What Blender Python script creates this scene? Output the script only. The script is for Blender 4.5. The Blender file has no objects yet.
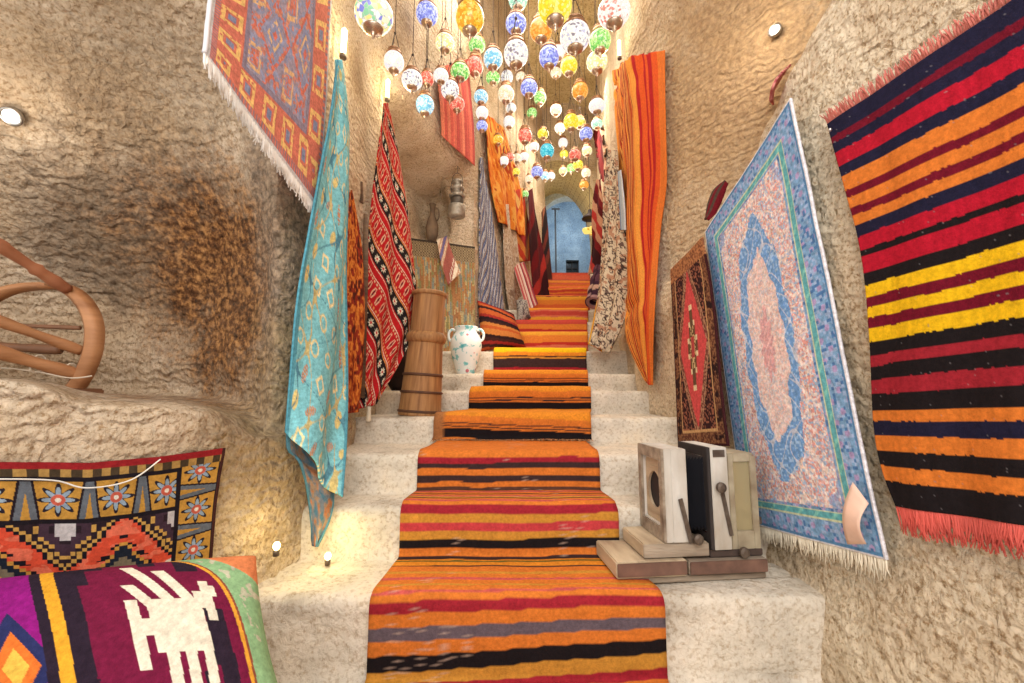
import bpy, bmesh, math, random
import numpy as np
from mathutils import Vector, Matrix, noise
from mathutils.bvhtree import BVHTree

random.seed(7)
C = bpy.context.scene.collection
PI = math.pi
# ------------------------------------------------------------------ camera model
F = 430.0; TH = math.atan(0.125); H = 0.85
CT, ST = math.cos(TH), math.sin(TH)
CAM = Vector((0, 0, H))
def ray(u, v):
    x = (u - 512) / F; y = (341.5 - v) / F
    return Vector((x, CT - y * ST, ST + y * CT))
def P(u, v, Y):
    d = ray(u, v)
    return CAM + d * (Y / d.y)

# ------------------------------------------------------------------ helpers
def tag(o, label=None, cat=None, group=None, kind=None):
    if label: o['label'] = label
    if cat: o['category'] = cat
    if group: o['group'] = group
    if kind: o['kind'] = kind
    return o
def empty(name, loc, label, cat, group=None, rz=0):
    o = bpy.data.objects.new(name, None); C.objects.link(o)
    o.location = loc; o.rotation_euler = (0, 0, rz); o.empty_display_size = .05
    return tag(o, label, cat, group)
def link(name, me, mat, parent=None, smooth=True):
    o = bpy.data.objects.new(name, me); C.objects.link(o)
    if mat: me.materials.append(mat)
    if smooth:
        me.polygons.foreach_set('use_smooth', [True] * len(me.polygons))
    if parent is not None:
        o.parent = parent
        o.matrix_parent_inverse = (Matrix.Translation(parent.location) @ parent.rotation_euler.to_matrix().to_4x4()).inverted()
    return o
def bmobj(name, bm, mat, parent=None, smooth=False):
    me = bpy.data.meshes.new(name); bmesh.ops.recalc_face_normals(bm, faces=bm.faces[:]); bm.to_mesh(me); bm.free()
    return link(name, me, mat, parent, smooth)
def local(name, bm, mat, parent, smooth=False):      # mesh given in the parent's own frame
    me = bpy.data.meshes.new(name); bmesh.ops.recalc_face_normals(bm, faces=bm.faces[:]); bm.to_mesh(me); bm.free()
    o = bpy.data.objects.new(name, me); C.objects.link(o)
    if mat: me.materials.append(mat)
    if smooth: me.polygons.foreach_set('use_smooth', [True] * len(me.polygons))
    o.parent = parent
    return o
def box(bm, x0, x1, y0, y1, z0, z1, bev=0.0, M=None):
    r = bmesh.ops.create_cube(bm, size=1)
    vs = r['verts']
    for v in vs:
        v.co = Vector(((x0 + x1) / 2 + v.co.x * (x1 - x0), (y0 + y1) / 2 + v.co.y * (y1 - y0), (z0 + z1) / 2 + v.co.z * (z1 - z0)))
    if bev:
        es = list({e for v in vs for e in v.link_edges})
        r2 = bmesh.ops.bevel(bm, geom=es, offset=bev, segments=2, affect='EDGES')
        vs = list({v for f in r2['faces'] for v in f.verts} | {v for v in vs if v.is_valid})
    if M is not None:
        for v in vs: v.co = M @ v.co
    return vs
def tube(bm, pts, rad, seg=8, caps=True, flat=None):
    pts = [Vector(p) for p in pts]; n = len(pts)
    rads = rad if isinstance(rad, (list, tuple)) else [rad] * n
    rings = []; up = None
    for i, p in enumerate(pts):
        t = (pts[min(i + 1, n - 1)] - pts[max(i - 1, 0)]).normalized()
        if up is None:
            up = Vector((0, 0, 1)) if abs(t.z) < .9 else Vector((1, 0, 0))
        a = t.cross(up)
        if a.length < 1e-5: a = t.orthogonal()
        a.normalize(); b = a.cross(t).normalized(); up = b
        fa, fb = flat if flat else (1, 1)
        rings.append([bm.verts.new(p + (a * math.cos(2 * PI * k / seg) * fa + b * math.sin(2 * PI * k / seg) * fb) * rads[i]) for k in range(seg)])
    for i in range(n - 1):
        for k in range(seg):
            bm.faces.new((rings[i][k], rings[i][(k + 1) % seg], rings[i + 1][(k + 1) % seg], rings[i + 1][k]))
    if caps:
        bm.faces.new(rings[0][::-1]); bm.faces.new(rings[-1])
def lathe(bm, prof, seg=28, at=(0, 0, 0), tilt=None):
    at = Vector(at); rings = []
    for r, z in prof:
        ring = []
        for k in range(seg):
            a = 2 * PI * k / seg
            co = Vector((max(r, 1e-4) * math.cos(a), max(r, 1e-4) * math.sin(a), z))
            if tilt is not None: co = tilt @ co
            ring.append(bm.verts.new(at + co))
        rings.append(ring)
    for i in range(len(rings) - 1):
        for k in range(seg):
            bm.faces.new((rings[i][k], rings[i][(k + 1) % seg], rings[i + 1][(k + 1) % seg], rings[i + 1][k]))
    if prof[0][0] > 1e-3: bm.faces.new(rings[0][::-1])
    if prof[-1][0] > 1e-3: bm.faces.new(rings[-1])
def smooth_path(pts, n=8):
    pts = [Vector(p) for p in pts]; out = []
    for i in range(len(pts) - 1):
        p0, p1, p2, p3 = pts[max(i - 1, 0)], pts[i], pts[i + 1], pts[min(i + 2, len(pts) - 1)]
        for k in range(n):
            t = k / n
            out.append(.5 * ((2 * p1) + (p2 - p0) * t + (2 * p0 - 5 * p1 + 4 * p2 - p3) * t * t + (3 * p1 - p0 - 3 * p2 + p3) * t ** 3))
    out.append(pts[-1]); return out
def catmull(arr, sub):
    """arr (N,...) numpy -> densified along axis 0"""
    N = len(arr); out = []
    for i in range(N - 1):
        p0, p1, p2, p3 = arr[max(i - 1, 0)], arr[i], arr[i + 1], arr[min(i + 2, N - 1)]
        m = sub[i] if isinstance(sub, (list, tuple)) else sub
        for k in range(m):
            t = k / m
            # reduced tension so that tight corners do not overshoot
            m1 = (p2 - p0) * .38; m2 = (p3 - p1) * .38
            out.append((2 * t ** 3 - 3 * t * t + 1) * p1 + (t ** 3 - 2 * t * t + t) * m1 + (-2 * t ** 3 + 3 * t * t) * p2 + (t ** 3 - t * t) * m2)
    out.append(arr[-1]); return np.array(out)
def grid_mesh(name, G, flip=False):
    n, m = G.shape[:2]
    me = bpy.data.meshes.new(name)
    idx = np.arange(n * m).reshape(n, m)
    q = np.stack([idx[:-1, :-1], idx[:-1, 1:], idx[1:, 1:], idx[1:, :-1]], -1).reshape(-1, 4)
    if flip: q = q[:, ::-1]
    me.vertices.add(n * m); me.vertices.foreach_set('co', G.reshape(-1).astype(np.float32))
    me.loops.add(q.size); me.polygons.add(len(q))
    me.loops.foreach_set('vertex_index', q.reshape(-1).astype(np.int32))
    me.polygons.foreach_set('loop_start', np.arange(0, q.size, 4, dtype=np.int32))
    me.update(calc_edges=True); me.validate()
    return me
def grid_normals(G, flip=False):
    du = np.gradient(G, axis=1); dv = np.gradient(G, axis=0)
    N = np.cross(du, dv) if flip else np.cross(dv, du)
    N /= np.linalg.norm(N, axis=-1, keepdims=True) + 1e-9
    return N
def lin(c):
    c = np.array(c, float) / 255.
    return np.where(c <= .04045, c / 12.92, ((c + .055) / 1.055) ** 2.4)
def L4(c): return tuple(lin(c)) + (1,)
# numpy hash noise
def _h(i, j, seed=0):
    n = (i.astype(np.int64) * 374761393 + j.astype(np.int64) * 668265263 + seed * 974711) & 0x7fffffff
    n = ((n ^ (n >> 13)) * 1274126177) & 0x7fffffff
    return ((n ^ (n >> 16)) & 0xffff) / 65535.
def cell(x, y, seed=0): return _h(np.floor(x), np.floor(y), seed)
def vn(x, y, seed=0):
    xi, yi = np.floor(x), np.floor(y); fx, fy = x - xi, y - yi
    fx = fx * fx * (3 - 2 * fx); fy = fy * fy * (3 - 2 * fy)
    a, b, c, d = _h(xi, yi, seed), _h(xi + 1, yi, seed), _h(xi, yi + 1, seed), _h(xi + 1, yi + 1, seed)
    return (a * (1 - fx) + b * fx) * (1 - fy) + (c * (1 - fx) + d * fx) * fy
def fbm(x, y, seed=0, o=3):
    r = 0; a = .5
    for k in range(o): r = r + a * vn(x * 2 ** k, y * 2 ** k, seed + k); a *= .5
    return r / (1 - .5 ** o)

# ------------------------------------------------------------------ materials
def newmat(name):
    m = bpy.data.materials.new(name); m.use_nodes = True
    nt = m.node_tree; return m, nt, nt.nodes['Principled BSDF']
def nd(nt, t, **kw):
    n = nt.nodes.new(t)
    for k, v in kw.items():
        if k in n.inputs: n.inputs[k].default_value = v
        else: setattr(n, k, v)
    return n
def ramp(nt, stops, interp='LINEAR'):
    r = nt.nodes.new('ShaderNodeValToRGB'); r.color_ramp.interpolation = interp
    e = r.color_ramp.elements
    while len(e) > 1: e.remove(e[-1])
    e[0].position = stops[0][0]; e[0].color = L4(stops[0][1])
    for p, c in stops[1:]:
        x = e.new(p); x.color = L4(c)
    return r
def simple(name, c, rough=.7, metal=0, c2=None, scale=12, bump=.0, bscale=60, stretch=(1, 1, 1), sheen=0):
    m, nt, b = newmat(name)
    b.inputs['Roughness'].default_value = rough; b.inputs['Metallic'].default_value = metal
    tc = nd(nt, 'ShaderNodeTexCoord'); mp = nd(nt, 'ShaderNodeMapping'); mp.inputs['Scale'].default_value = stretch
    nt.links.new(tc.outputs['Object'], mp.inputs['Vector'])
    nz = nd(nt, 'ShaderNodeTexNoise', Scale=scale, Detail=5.0); nt.links.new(mp.outputs[0], nz.inputs['Vector'])
    r = ramp(nt, [(.3, c), (.7, c2 or tuple(max(0, x * .85) for x in c))]); nt.links.new(nz.outputs['Fac'], r.inputs[0])
    nt.links.new(r.outputs[0], b.inputs['Base Color'])
    if bump:
        n2 = nd(nt, 'ShaderNodeTexNoise', Scale=bscale, Detail=4.0); nt.links.new(mp.outputs[0], n2.inputs['Vector'])
        bp = nd(nt, 'ShaderNodeBump', Strength=bump, Distance=.01); nt.links.new(n2.outputs['Fac'], bp.inputs['Height']); nt.links.new(bp.outputs[0], b.inputs['Normal'])
    return m
def rock(name, stops, bump=.6, scale=3.0, tone_patches=None, stretch=(1, 1, 1), fine=38, dist=.02, grit=(196, 180, 160), ridge=0):
    """carved tuff: colour from noise, pits and chisel marks from stretched noise; burns and other tone patches have their own shape"""
    m, nt, b = newmat(name); b.inputs['Roughness'].default_value = .92
    b.inputs['Specular IOR Level'].default_value = .15
    g = nd(nt, 'ShaderNodeNewGeometry')
    nz = nd(nt, 'ShaderNodeTexNoise', Scale=scale, Detail=9.0, Roughness=.62); nt.links.new(g.outputs['Position'], nz.inputs['Vector'])
    r = ramp(nt, stops); nt.links.new(nz.outputs['Fac'], r.inputs[0])
    cur = r.outputs[0]
    # darker grit
    n2 = nd(nt, 'ShaderNodeTexNoise', Scale=fine * 1.6, Detail=5.0, Roughness=.7); nt.links.new(g.outputs['Position'], n2.inputs['Vector'])
    r2 = ramp(nt, [(.36, grit), (.5, (255, 255, 255))]); nt.links.new(n2.outputs['Fac'], r2.inputs[0])
    mx = nd(nt, 'ShaderNodeMix', data_type='RGBA', blend_type='MULTIPLY'); mx.inputs[0].default_value = 1
    nt.links.new(cur, mx.inputs[6]); nt.links.new(r2.outputs[0], mx.inputs[7]); cur = mx.outputs[2]
    for (cen, rad, stp, amt, edge, sc) in (tone_patches or []):
        mp = nd(nt, 'ShaderNodeMapping'); mp.vector_type = 'POINT'
        mp.inputs['Location'].default_value = tuple(-c / q for c, q in zip(cen, rad)); mp.inputs['Scale'].default_value = tuple(1 / q for q in rad)
        nt.links.new(g.outputs['Position'], mp.inputs['Vector'])
        ln = nd(nt, 'ShaderNodeVectorMath', operation='LENGTH'); nt.links.new(mp.outputs[0], ln.inputs[0])
        n3 = nd(nt, 'ShaderNodeTexNoise', Scale=sc, Detail=8.0, Roughness=.75); nt.links.new(g.outputs['Position'], n3.inputs['Vector'])
        ad = nd(nt, 'ShaderNodeMath', operation='MULTIPLY_ADD'); ad.inputs[1].default_value = 1.7; nt.links.new(n3.outputs['Fac'], ad.inputs[0]); nt.links.new(ln.outputs['Value'], ad.inputs[2])
        mr = nd(nt, 'ShaderNodeMapRange'); mr.inputs['From Min'].default_value = 1.95; mr.inputs['From Max'].default_value = 1.95 - edge
        mr.inputs['To Max'].default_value = amt
        nt.links.new(ad.outputs[0], mr.inputs['Value'])
        n4 = nd(nt, 'ShaderNodeTexNoise', Scale=fine * .7, Detail=6.0, Roughness=.7); nt.links.new(g.outputs['Position'], n4.inputs['Vector'])
        r3 = ramp(nt, stp); nt.links.new(n4.outputs['Fac'], r3.inputs[0])
        mx = nd(nt, 'ShaderNodeMix', data_type='RGBA'); nt.links.new(mr.outputs[0], mx.inputs[0]); nt.links.new(cur, mx.inputs[6]); nt.links.new(r3.outputs[0], mx.inputs[7]); cur = mx.outputs[2]
    nt.links.new(cur, b.inputs['Base Color'])
    mp = nd(nt, 'ShaderNodeMapping'); mp.inputs['Scale'].default_value = stretch; mp.inputs['Rotation'].default_value = (.5, .3, .2)
    nt.links.new(g.outputs['Position'], mp.inputs['Vector'])
    a = nd(nt, 'ShaderNodeTexNoise', Scale=fine, Detail=7.0, Roughness=.6, Distortion=.6); nt.links.new(mp.outputs[0], a.inputs['Vector'])
    v = nd(nt, 'ShaderNodeTexVoronoi', Scale=fine * .55); nt.links.new(mp.outputs[0], v.inputs['Vector'])
    s = nd(nt, 'ShaderNodeMath', operation='MULTIPLY_ADD'); s.inputs[1].default_value = .5
    nt.links.new(v.outputs['Distance'], s.inputs[0]); nt.links.new(a.outputs['Fac'], s.inputs[2])
    hgt = s.outputs[0]
    if ridge:
        wv = nd(nt, 'ShaderNodeTexWave', Scale=7.0, Distortion=9.0, Detail=3.0); wv.bands_direction = 'Z'; wv.inputs['Detail Scale'].default_value = 1.6
        nt.links.new(g.outputs['Position'], wv.inputs['Vector'])
        s2 = nd(nt, 'ShaderNodeMath', operation='MULTIPLY_ADD'); s2.inputs[1].default_value = ridge; nt.links.new(wv.outputs['Fac'], s2.inputs[0]); nt.links.new(hgt, s2.inputs[2]); hgt = s2.outputs[0]
    bp = nd(nt, 'ShaderNodeBump', Strength=bump, Distance=dist); nt.links.new(hgt, bp.inputs['Height']); nt.links.new(bp.outputs[0], b.inputs['Normal'])
    return m
def textile(name='woven wool', bump=.35, scale=260, vary=.14, sat=1.0, val=.75):
    m, nt, b = newmat(name); b.inputs['Roughness'].default_value = .95; b.inputs['Specular IOR Level'].default_value = .1
    at = nd(nt, 'ShaderNodeAttribute', attribute_name='dye')
    g = nd(nt, 'ShaderNodeNewGeometry')
    nz = nd(nt, 'ShaderNodeTexNoise', Scale=scale * .35, Detail=4.0, Roughness=.7); nt.links.new(g.outputs['Position'], nz.inputs['Vector'])
    mr = nd(nt, 'ShaderNodeMapRange'); mr.inputs['To Min'].default_value = (1 - vary * 2) * val; mr.inputs['To Max'].default_value = (1 + vary * 2) * val
    mr.inputs['From Min'].default_value = .25; mr.inputs['From Max'].default_value = .75
    nt.links.new(nz.outputs['Fac'], mr.inputs['Value'])
    hs = nd(nt, 'ShaderNodeHueSaturation'); hs.inputs['Saturation'].default_value = sat; nt.links.new(at.outputs['Color'], hs.inputs['Color']); nt.links.new(mr.outputs[0], hs.inputs['Value'])
    nt.links.new(hs.outputs[0], b.inputs['Base Color'])
    n2 = nd(nt, 'ShaderNodeTexNoise', Scale=scale, Detail=2.0); nt.links.new(g.outputs['Position'], n2.inputs['Vector'])
    bp = nd(nt, 'ShaderNodeBump', Strength=bump, Distance=.004); nt.links.new(n2.outputs['Fac'], bp.inputs['Height']); nt.links.new(bp.outputs[0], b.inputs['Normal'])
    return m
WOOL = textile()
PILE = textile('knotted pile', .5, 200, .2, .9, .94)

# ------------------------------------------------------------------ stairs
VS = [597, 507, 455, 418, 391, 374, 351, 334, 322, 310, 297, 288, 281, 274]
YS = [1.394, 1.69, 1.91, 2.36, 2.78, 3.2, 3.62, 4.05, 4.52, 4.99, 5.5, 6.0, 6.55, 7.1]
ZS = [P(512, v, y).z for v, y in zip(VS, YS)]
FLOOR_Z = 0.0
def centre(Y):
    return float(np.interp(Y, [1.39, 1.69, 1.96, 2.36, 2.78, 3.2, 3.62, 4.05, 7.1, 9.5], [.003, -.025, -.018, .011, .11, .18, .245, .32, .916, 1.3]))
def stair_path(y_from, n0, n1, y_to, rad=.028, off=0.0, tucked=0.0):
    """(Y,z) profile climbing from the tread in front of step n0 to the tread of step n1 (0-based)"""
    out = []
    z_prev = FLOOR_Z if n0 == 0 else ZS[n0 - 1]
    out.append((y_from, z_prev + off))
    for n in range(n0, n1 + 1):
        y, z = YS[n] - off, ZS[n] + off
        r = rad + off
        zb = (FLOOR_Z if n == 0 else ZS[n - 1]) + off
        for k in range(4):
            a = k / 3 * PI / 2; out.append((y - .02 + .02 * math.sin(a) , zb + .02 - .02 * math.cos(a)))
        for k in range(7):
            a = k / 6 * PI / 2; out.append((y + r - r * math.cos(a), z - r + r * math.sin(a)))
    out.append((y_to, ZS[n1] + off))
    return out
def resample(path, step):
    pts = np.array(path); d = np.linalg.norm(np.diff(pts, axis=0), axis=1); s = np.concatenate([[0], np.cumsum(d)])
    keep = np.concatenate([[True], d > 1e-6]); pts, s = pts[keep], s[keep]
    n = int(s[-1] / step) + 1; q = np.linspace(0, s[-1], n)
    return np.stack([np.interp(q, s, pts[:, 0]), np.interp(q, s, pts[:, 1])], 1), q
pp, _ = resample(stair_path(-1.2, 0, 13, 11.5), .016)
xs = np.linspace(-2.2, 3.2, 150)
G = np.zeros((len(pp), len(xs), 3))
G[..., 0] = xs[None]; G[..., 1] = pp[:, 0:1]; G[..., 2] = pp[:, 1:2]
def rocky(G, N, amp, sc=3.0, amp2=.006, sc2=14, seed=0):
    out = G.copy(); n, m = G.shape[:2]
    for i in range(n):
        for j in range(m):
            p = Vector(G[i, j]) * sc + Vector((seed, 0, 0))
            d = noise.noise(p) * amp + noise.noise(p * (sc2 / sc)) * amp2 + abs(noise.noise(p * 2.1)) * amp * .4
            out[i, j] = G[i, j] + N[i, j] * d
    return out
Ns = grid_normals(G)
Ns = np.where((Ns[..., 2:3] < 0) & (Ns[..., 1:2] > 0), -Ns, Ns)
STONE = rock('worn pale stone', [(.28, (168, 156, 140)), (.42, (206, 196, 180)), (.6, (226, 214, 196)), (.75, (230, 212, 184))], .8, 4.0, fine=40, dist=.012, grit=(224, 214, 202))
Gs = rocky(G, Ns, .008, 3.5, .0035, 16)
me = grid_mesh('stone_staircase', Gs)
st = link('floor_steps', me, STONE); tag(st, kind='structure')
st.name = 'floor'

# ------------------------------------------------------------------ walls
def net(cols, rows):
    """cols: {name:(X,Y)} overridden per row -> array rows x cols x 3"""
    out = []
    base = {}
    for zdef, upd in rows:
        base = dict(base); base.update(upd)
        line = []
        for c in cols:
            z = zdef[c] if isinstance(zdef, dict) else zdef
            line.append((base[c][0], base[c][1], z))
        out.append(line)
    return np.array(out, float)
LC = ['A', 'B', 'C', 'D', 'E', 'F', 'G', 'H', 'I', 'I2', 'J', 'K', 'L', 'L2', 'M', 'N', 'O', 'Q', 'R']
led = dict(A=.92, B=.90, C=.845, D=.83, E=.80, F=.73, G=.72, H=.72, I=.72, I2=.72, J=.72, K=.72, L=.72, L2=.72, M=.72, N=.72, O=.72, Q=.72, R=.72)
def dz(d, k): return {a: b + k for a, b in d.items()}
low = dict(A=(-2.3, .7), B=(-1.27, 1.02), C=(-1.13, 1.12), D=(-1.0, 1.2), E=(-.91, 1.32), F=(-.86, 1.42), G=(-.81, 1.6), H=(-.79, 1.9),
           I=(-.87, 2.4), I2=(-.97, 2.8), J=(-1.05, 3.1), K=(-1.08, 3.5), L=(-1.05, 4.0), L2=(-.85, 4.12), M=(-.42, 4.12), N=(-.35, 4.22), O=(.03, 5.5), Q=(.55, 7.5), R=(.62, 7.75))
up_ = dict(A=(-3.2, 1.3), B=(-2.2, 1.9), C=(-1.8, 1.98), D=(-1.38, 1.92), E=(-1.04, 1.72), F=(-.89, 1.58), G=(-.84, 1.68), H=(-.84, 1.95), I=(-.87, 2.4), I2=(-.87, 2.85), J=(-.93, 3.1), K=(-1.0, 3.5))
lip = dict(A=(-2.33, .76), B=(-1.31, 1.08), C=(-1.17, 1.18), D=(-1.03, 1.25), E=(-.93, 1.36), F=(-.865, 1.44))
rows = [
    (-.1, low), (.25, {}), (.5, {}), (dz(led, -.06), {}), (dz(led, -.012), lip), (dz(led, .005), {**up_}),
    (dz(led, .15), {}), (1.25, {}),
    (1.6, dict(A=(-2.9, 1.1), B=(-2.02, 1.65), C=(-1.65, 1.82), D=(-1.28, 1.78), E=(-1.0, 1.6), F=(-.88, 1.52))),
    (2.0, dict(A=(-2.4, .8), B=(-1.75, 1.3), C=(-1.42, 1.48), D=(-1.15, 1.48), E=(-.95, 1.42), F=(-.87, 1.46))),
    (2.3, dict(A=(-1.8, .3), B=(-1.35, .8), C=(-1.18, 1.0), D=(-1.02, 1.1), E=(-.91, 1.2), F=(-.865, 1.4))),
    (2.75, dict(A=(-1.2, -.3), B=(-1.05, .2), C=(-.97, .5), D=(-.91, .8), E=(-.90, 1.08), F=(-.88, 1.38))),
    (2.9, {}), (3.12, dict(A=(-1.0, -.6), B=(-.95, -.1), C=(-.92, .3), D=(-.9, .65), E=(-.88, 1.0), L2=(-.44, 3.98), M=(-.38, 4.1), I2=(-.75, 2.85), J=(-.69, 3.1), K=(-.58, 3.5), L=(-.48, 3.85))),
    (4.5, {}), (6.3, {})]
# pull the lip's corridor columns so that nothing steps there
Ln = net(LC, rows)
Ld = catmull(Ln, [4, 4, 4, 5, 8, 5, 8, 8, 10, 10, 12, 8, 10, 22, 26])
Ld = catmull(Ld.transpose(1, 0, 2), [14, 10, 14, 16, 12, 12, 14, 16, 14, 10, 12, 12, 8, 16, 8, 26, 30, 6]).transpose(1, 0, 2)
RC = ['z', 'a', 'b', 'c', 'd', 'e', 'f', 'g', 'h', 'i', 'j', 'k', 'l']
base_r = dict(z=(1.35, -1.0), a=(1.2, -.2), b=(1.06, .5), c=(.99, .9), d=(.94, 1.25), e=(.90, 1.75), f=(.88, 2.3), g=(.86, 2.85), h=(.93, 3.4), i=(1.07, 4.3), j=(1.26, 5.6), k=(1.54, 7.5), l=(1.58, 7.75))
def shift(keys, dx): return {k: (base_r[k][0] + dx, base_r[k][1]) for k in keys}
allk = RC
rim = dict(z=2.6, a=2.5, b=2.36, c=2.2, d=2.02, e=1.68, f=1.5, g=1.5, h=1.5, i=1.5, j=1.5, k=1.5, l=1.5)
def recess(a): return {k: (base_r[k][0] + w * a, base_r[k][1]) for k, w in dict(z=1, a=1, b=1, c=1, d=1, e=.85, f=.3, g=.03).items()}
rr = [(-.1, shift(allk, .0)), (.12, shift(allk, .0)), (.4, shift(allk, .05)), (.8, shift(allk, .03)), (1.2, shift(allk, 0)),
      (dz(rim, -.14), shift(allk, -.01)), (dz(rim, -.02), shift(allk, .03)), (dz(rim, .02), recess(.25)), (dz(rim, .07), recess(.55)), (dz(rim, .35), recess(.8)),
      (2.98, recess(.72)), (3.25, recess(.35)), (3.4, recess(0)), (4.2, recess(0)), (6.3, recess(0))]
Rn = net(RC, rr)
Rd = catmull(Rn, [3, 6, 8, 8, 10, 6, 5, 6, 8, 12, 8, 6, 14, 30])
Rd = catmull(Rd.transpose(1, 0, 2), [12, 16, 16, 14, 18, 18, 18, 16, 18, 24, 30, 6]).transpose(1, 0, 2)
def bvh_of(G):
    n, m = G.shape[:2]; vs = [Vector(p) for p in G.reshape(-1, 3)]
    fs = [(i * m + j, i * m + j + 1, (i + 1) * m + j + 1, (i + 1) * m + j) for i in range(n - 1) for j in range(m - 1)]
    return BVHTree.FromPolygons(vs, fs)
def wall_mesh(name, Gd, flip, amp, mat, seed, carve=None):
    N = grid_normals(Gd, flip)
    mid = Vector((0.2, 2, 1.5))
    Gd2 = rocky(Gd, N, amp, 2.2, amp * .35, 11, seed)
    if carve is not None: Gd2 = carve(Gd2)
    o = link(name, grid_mesh(name, Gd2, flip), mat); tag(o, kind='structure'); return bvh_of(Gd2)
def inward(G, N):
    c = np.array([0.1, 1.6, 1.4]); s = np.sign(((c - G) * N).sum(-1, keepdims=True)); return N * s
CREAM = [(.25, (168, 144, 118)), (.42, (204, 180, 150)), (.58, (222, 202, 176)), (.8, (234, 218, 196))]
BURN_AND_TONE = [((-1.62, 1.85, 1.58), (.55, .5, .42), [(.35, (62, 48, 38)), (.6, (132, 110, 88))], .8, .5, 6.0),
        ((-1.22, 1.75, 1.30), (.60, .55, .62), [(.34, (40, 24, 14)), (.48, (108, 68, 38)), (.62, (186, 134, 80))], .92, .6, 7.0),
        ((-1.3, 1.55, 2.0), (.55, .5, .22), [(.35, (96, 80, 62)), (.6, (176, 150, 118))], .55, .5, 7.0),
        ((-.86, 1.45, 1.45), (.22, .42, .75), [(.38, (104, 92, 80)), (.6, (178, 158, 136))], .7, .5, 6.0),  # grey-brown mottled patch on the corridor wall
        ((-.84, 1.9, .75), (.3, .7, .55), [(.35, (110, 92, 66)), (.6, (186, 160, 116))], .5, .5, 7.0)]
ROCK_L = rock('burnt tuff', CREAM, 1.0, 2.4, BURN_AND_TONE, (1, 1, .75), 50, .026, ridge=.35)
ROCK_R = rock('carved tuff', [(.25, (176, 152, 122)), (.42, (208, 186, 156)), (.58, (228, 210, 182)), (.8, (238, 224, 200))], .9, 2.2, [((1.35, 2.3, 2.55), (.75, 1.15, 1.05), [(.35, (150, 118, 84)), (.6, (196, 162, 120))], .85, .6, 3.0)], (1, 1, .8), 50, .026, ridge=.4)  # includes a tan-brown patch over the recess above the rim
def niche(G):      # jug niche hollowed into the alcove's end wall
    c = P(430, 210, 4.1)
    dx = (G[..., 0] - c.x + .12 * (G[..., 2] - c.z)) / .17; dzz = (G[..., 2] - c.z) / .34
    msk = np.clip(1.25 - (np.abs(dx) ** 2.5 + np.abs(dzz) ** 3), 0, 1) * (np.abs(G[..., 1] - 4.1) < .25)
    G = G.copy(); G[..., 1] += .30 * np.minimum(1, msk * 2.2); return G
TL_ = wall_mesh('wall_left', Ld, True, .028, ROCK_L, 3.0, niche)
TR_ = wall_mesh('wall_right', Rd, False, .026, ROCK_R, 9.0)

# ceiling vault over the stair hall
n, m = 60, 40
Y_ = np.linspace(1.3, 7.9, n); G = np.zeros((n, m, 3))
for i, y in enumerate(Y_):
    xl = np.interp(y, [1.2, 2.4, 4.1, 7.5], [-.95, -.95, -.5, .45]); xr = np.interp(y, [1, 2.85, 7.5], [1.05, 1.0, 1.62])
    for j in range(m):
        a = PI * j / (m - 1); cx, hw = (xl + xr) / 2, (xr - xl) / 2 + .15
        G[i, j] = (cx - hw * math.cos(a), y, 5.55 + .85 * math.sin(a) ** .8)
OLIVE = rock('smoked vault plaster', [(.3, (186, 164, 118)), (.5, (212, 192, 146)), (.7, (226, 210, 168))], .5, 2.0, None, (1, 1, 1), 20, .02)
ce = link('ceiling', grid_mesh('ceiling', rocky(G, grid_normals(G), .04, 1.6, .01, 8, 5)), OLIVE); tag(ce, kind='structure')

# end wall with the arched mouth of the far vault, then the vault itself and its blue end room
def arch_pts(cx, hw, zs, zt, k=20):
    return [(cx - hw * math.cos(PI * i / k), zs + (zt - zs) * math.sin(PI * i / k)) for i in range(k + 1)]
def arch_wall(name, Y, x0, x1, z0, z1, arch, mat, thick=.25):
    bm = bmesh.new(); k = len(arch)
    # strips from arch outline to the outer outline
    def outer(x, z):
        t = PI * (1 - arch.index((x, z)) / (k - 1)); return (x0 + (x1 - x0) * arch.index((x, z)) / (k - 1), z1)
    inn = [(arch[0][0], z0)] + arch + [(arch[-1][0], z0)]
    out = [(x0, z0)] + [(x0 + (x1 - x0) * i / (k - 1), z1) for i in range(k)] + [(x1, z0)]
    F_ = []
    for yy in (Y, Y + thick):
        a = [bm.verts.new((x, yy, z)) for x, z in inn]; b = [bm.verts.new((x, yy, z)) for x, z in out]; F_.append((a, b))
        for i in range(len(inn) - 1): bm.faces.new((a[i], a[i + 1], b[i + 1], b[i]))
    a0, a1 = F_[0][0], F_[1][0]
    for i in range(len(inn) - 1): bm.faces.new((a0[i], a0[i + 1], a1[i + 1], a1[i]))
    o = bmobj(name, bm, mat); return tag(o, kind='structure')
YE = 7.6
top = P(561, 153, YE).z; spr = P(561, 196, YE).z
xl_, xr_ = P(519, 200, YE).x, P(600, 200, YE).x
arch_wall('wall_back', YE, -.9, 3.0, ZS[-1] - .3, 7.0, arch_pts((xl_ + xr_) / 2, (xr_ - xl_) / 2, spr - .3, top), ROCK_R)
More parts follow.
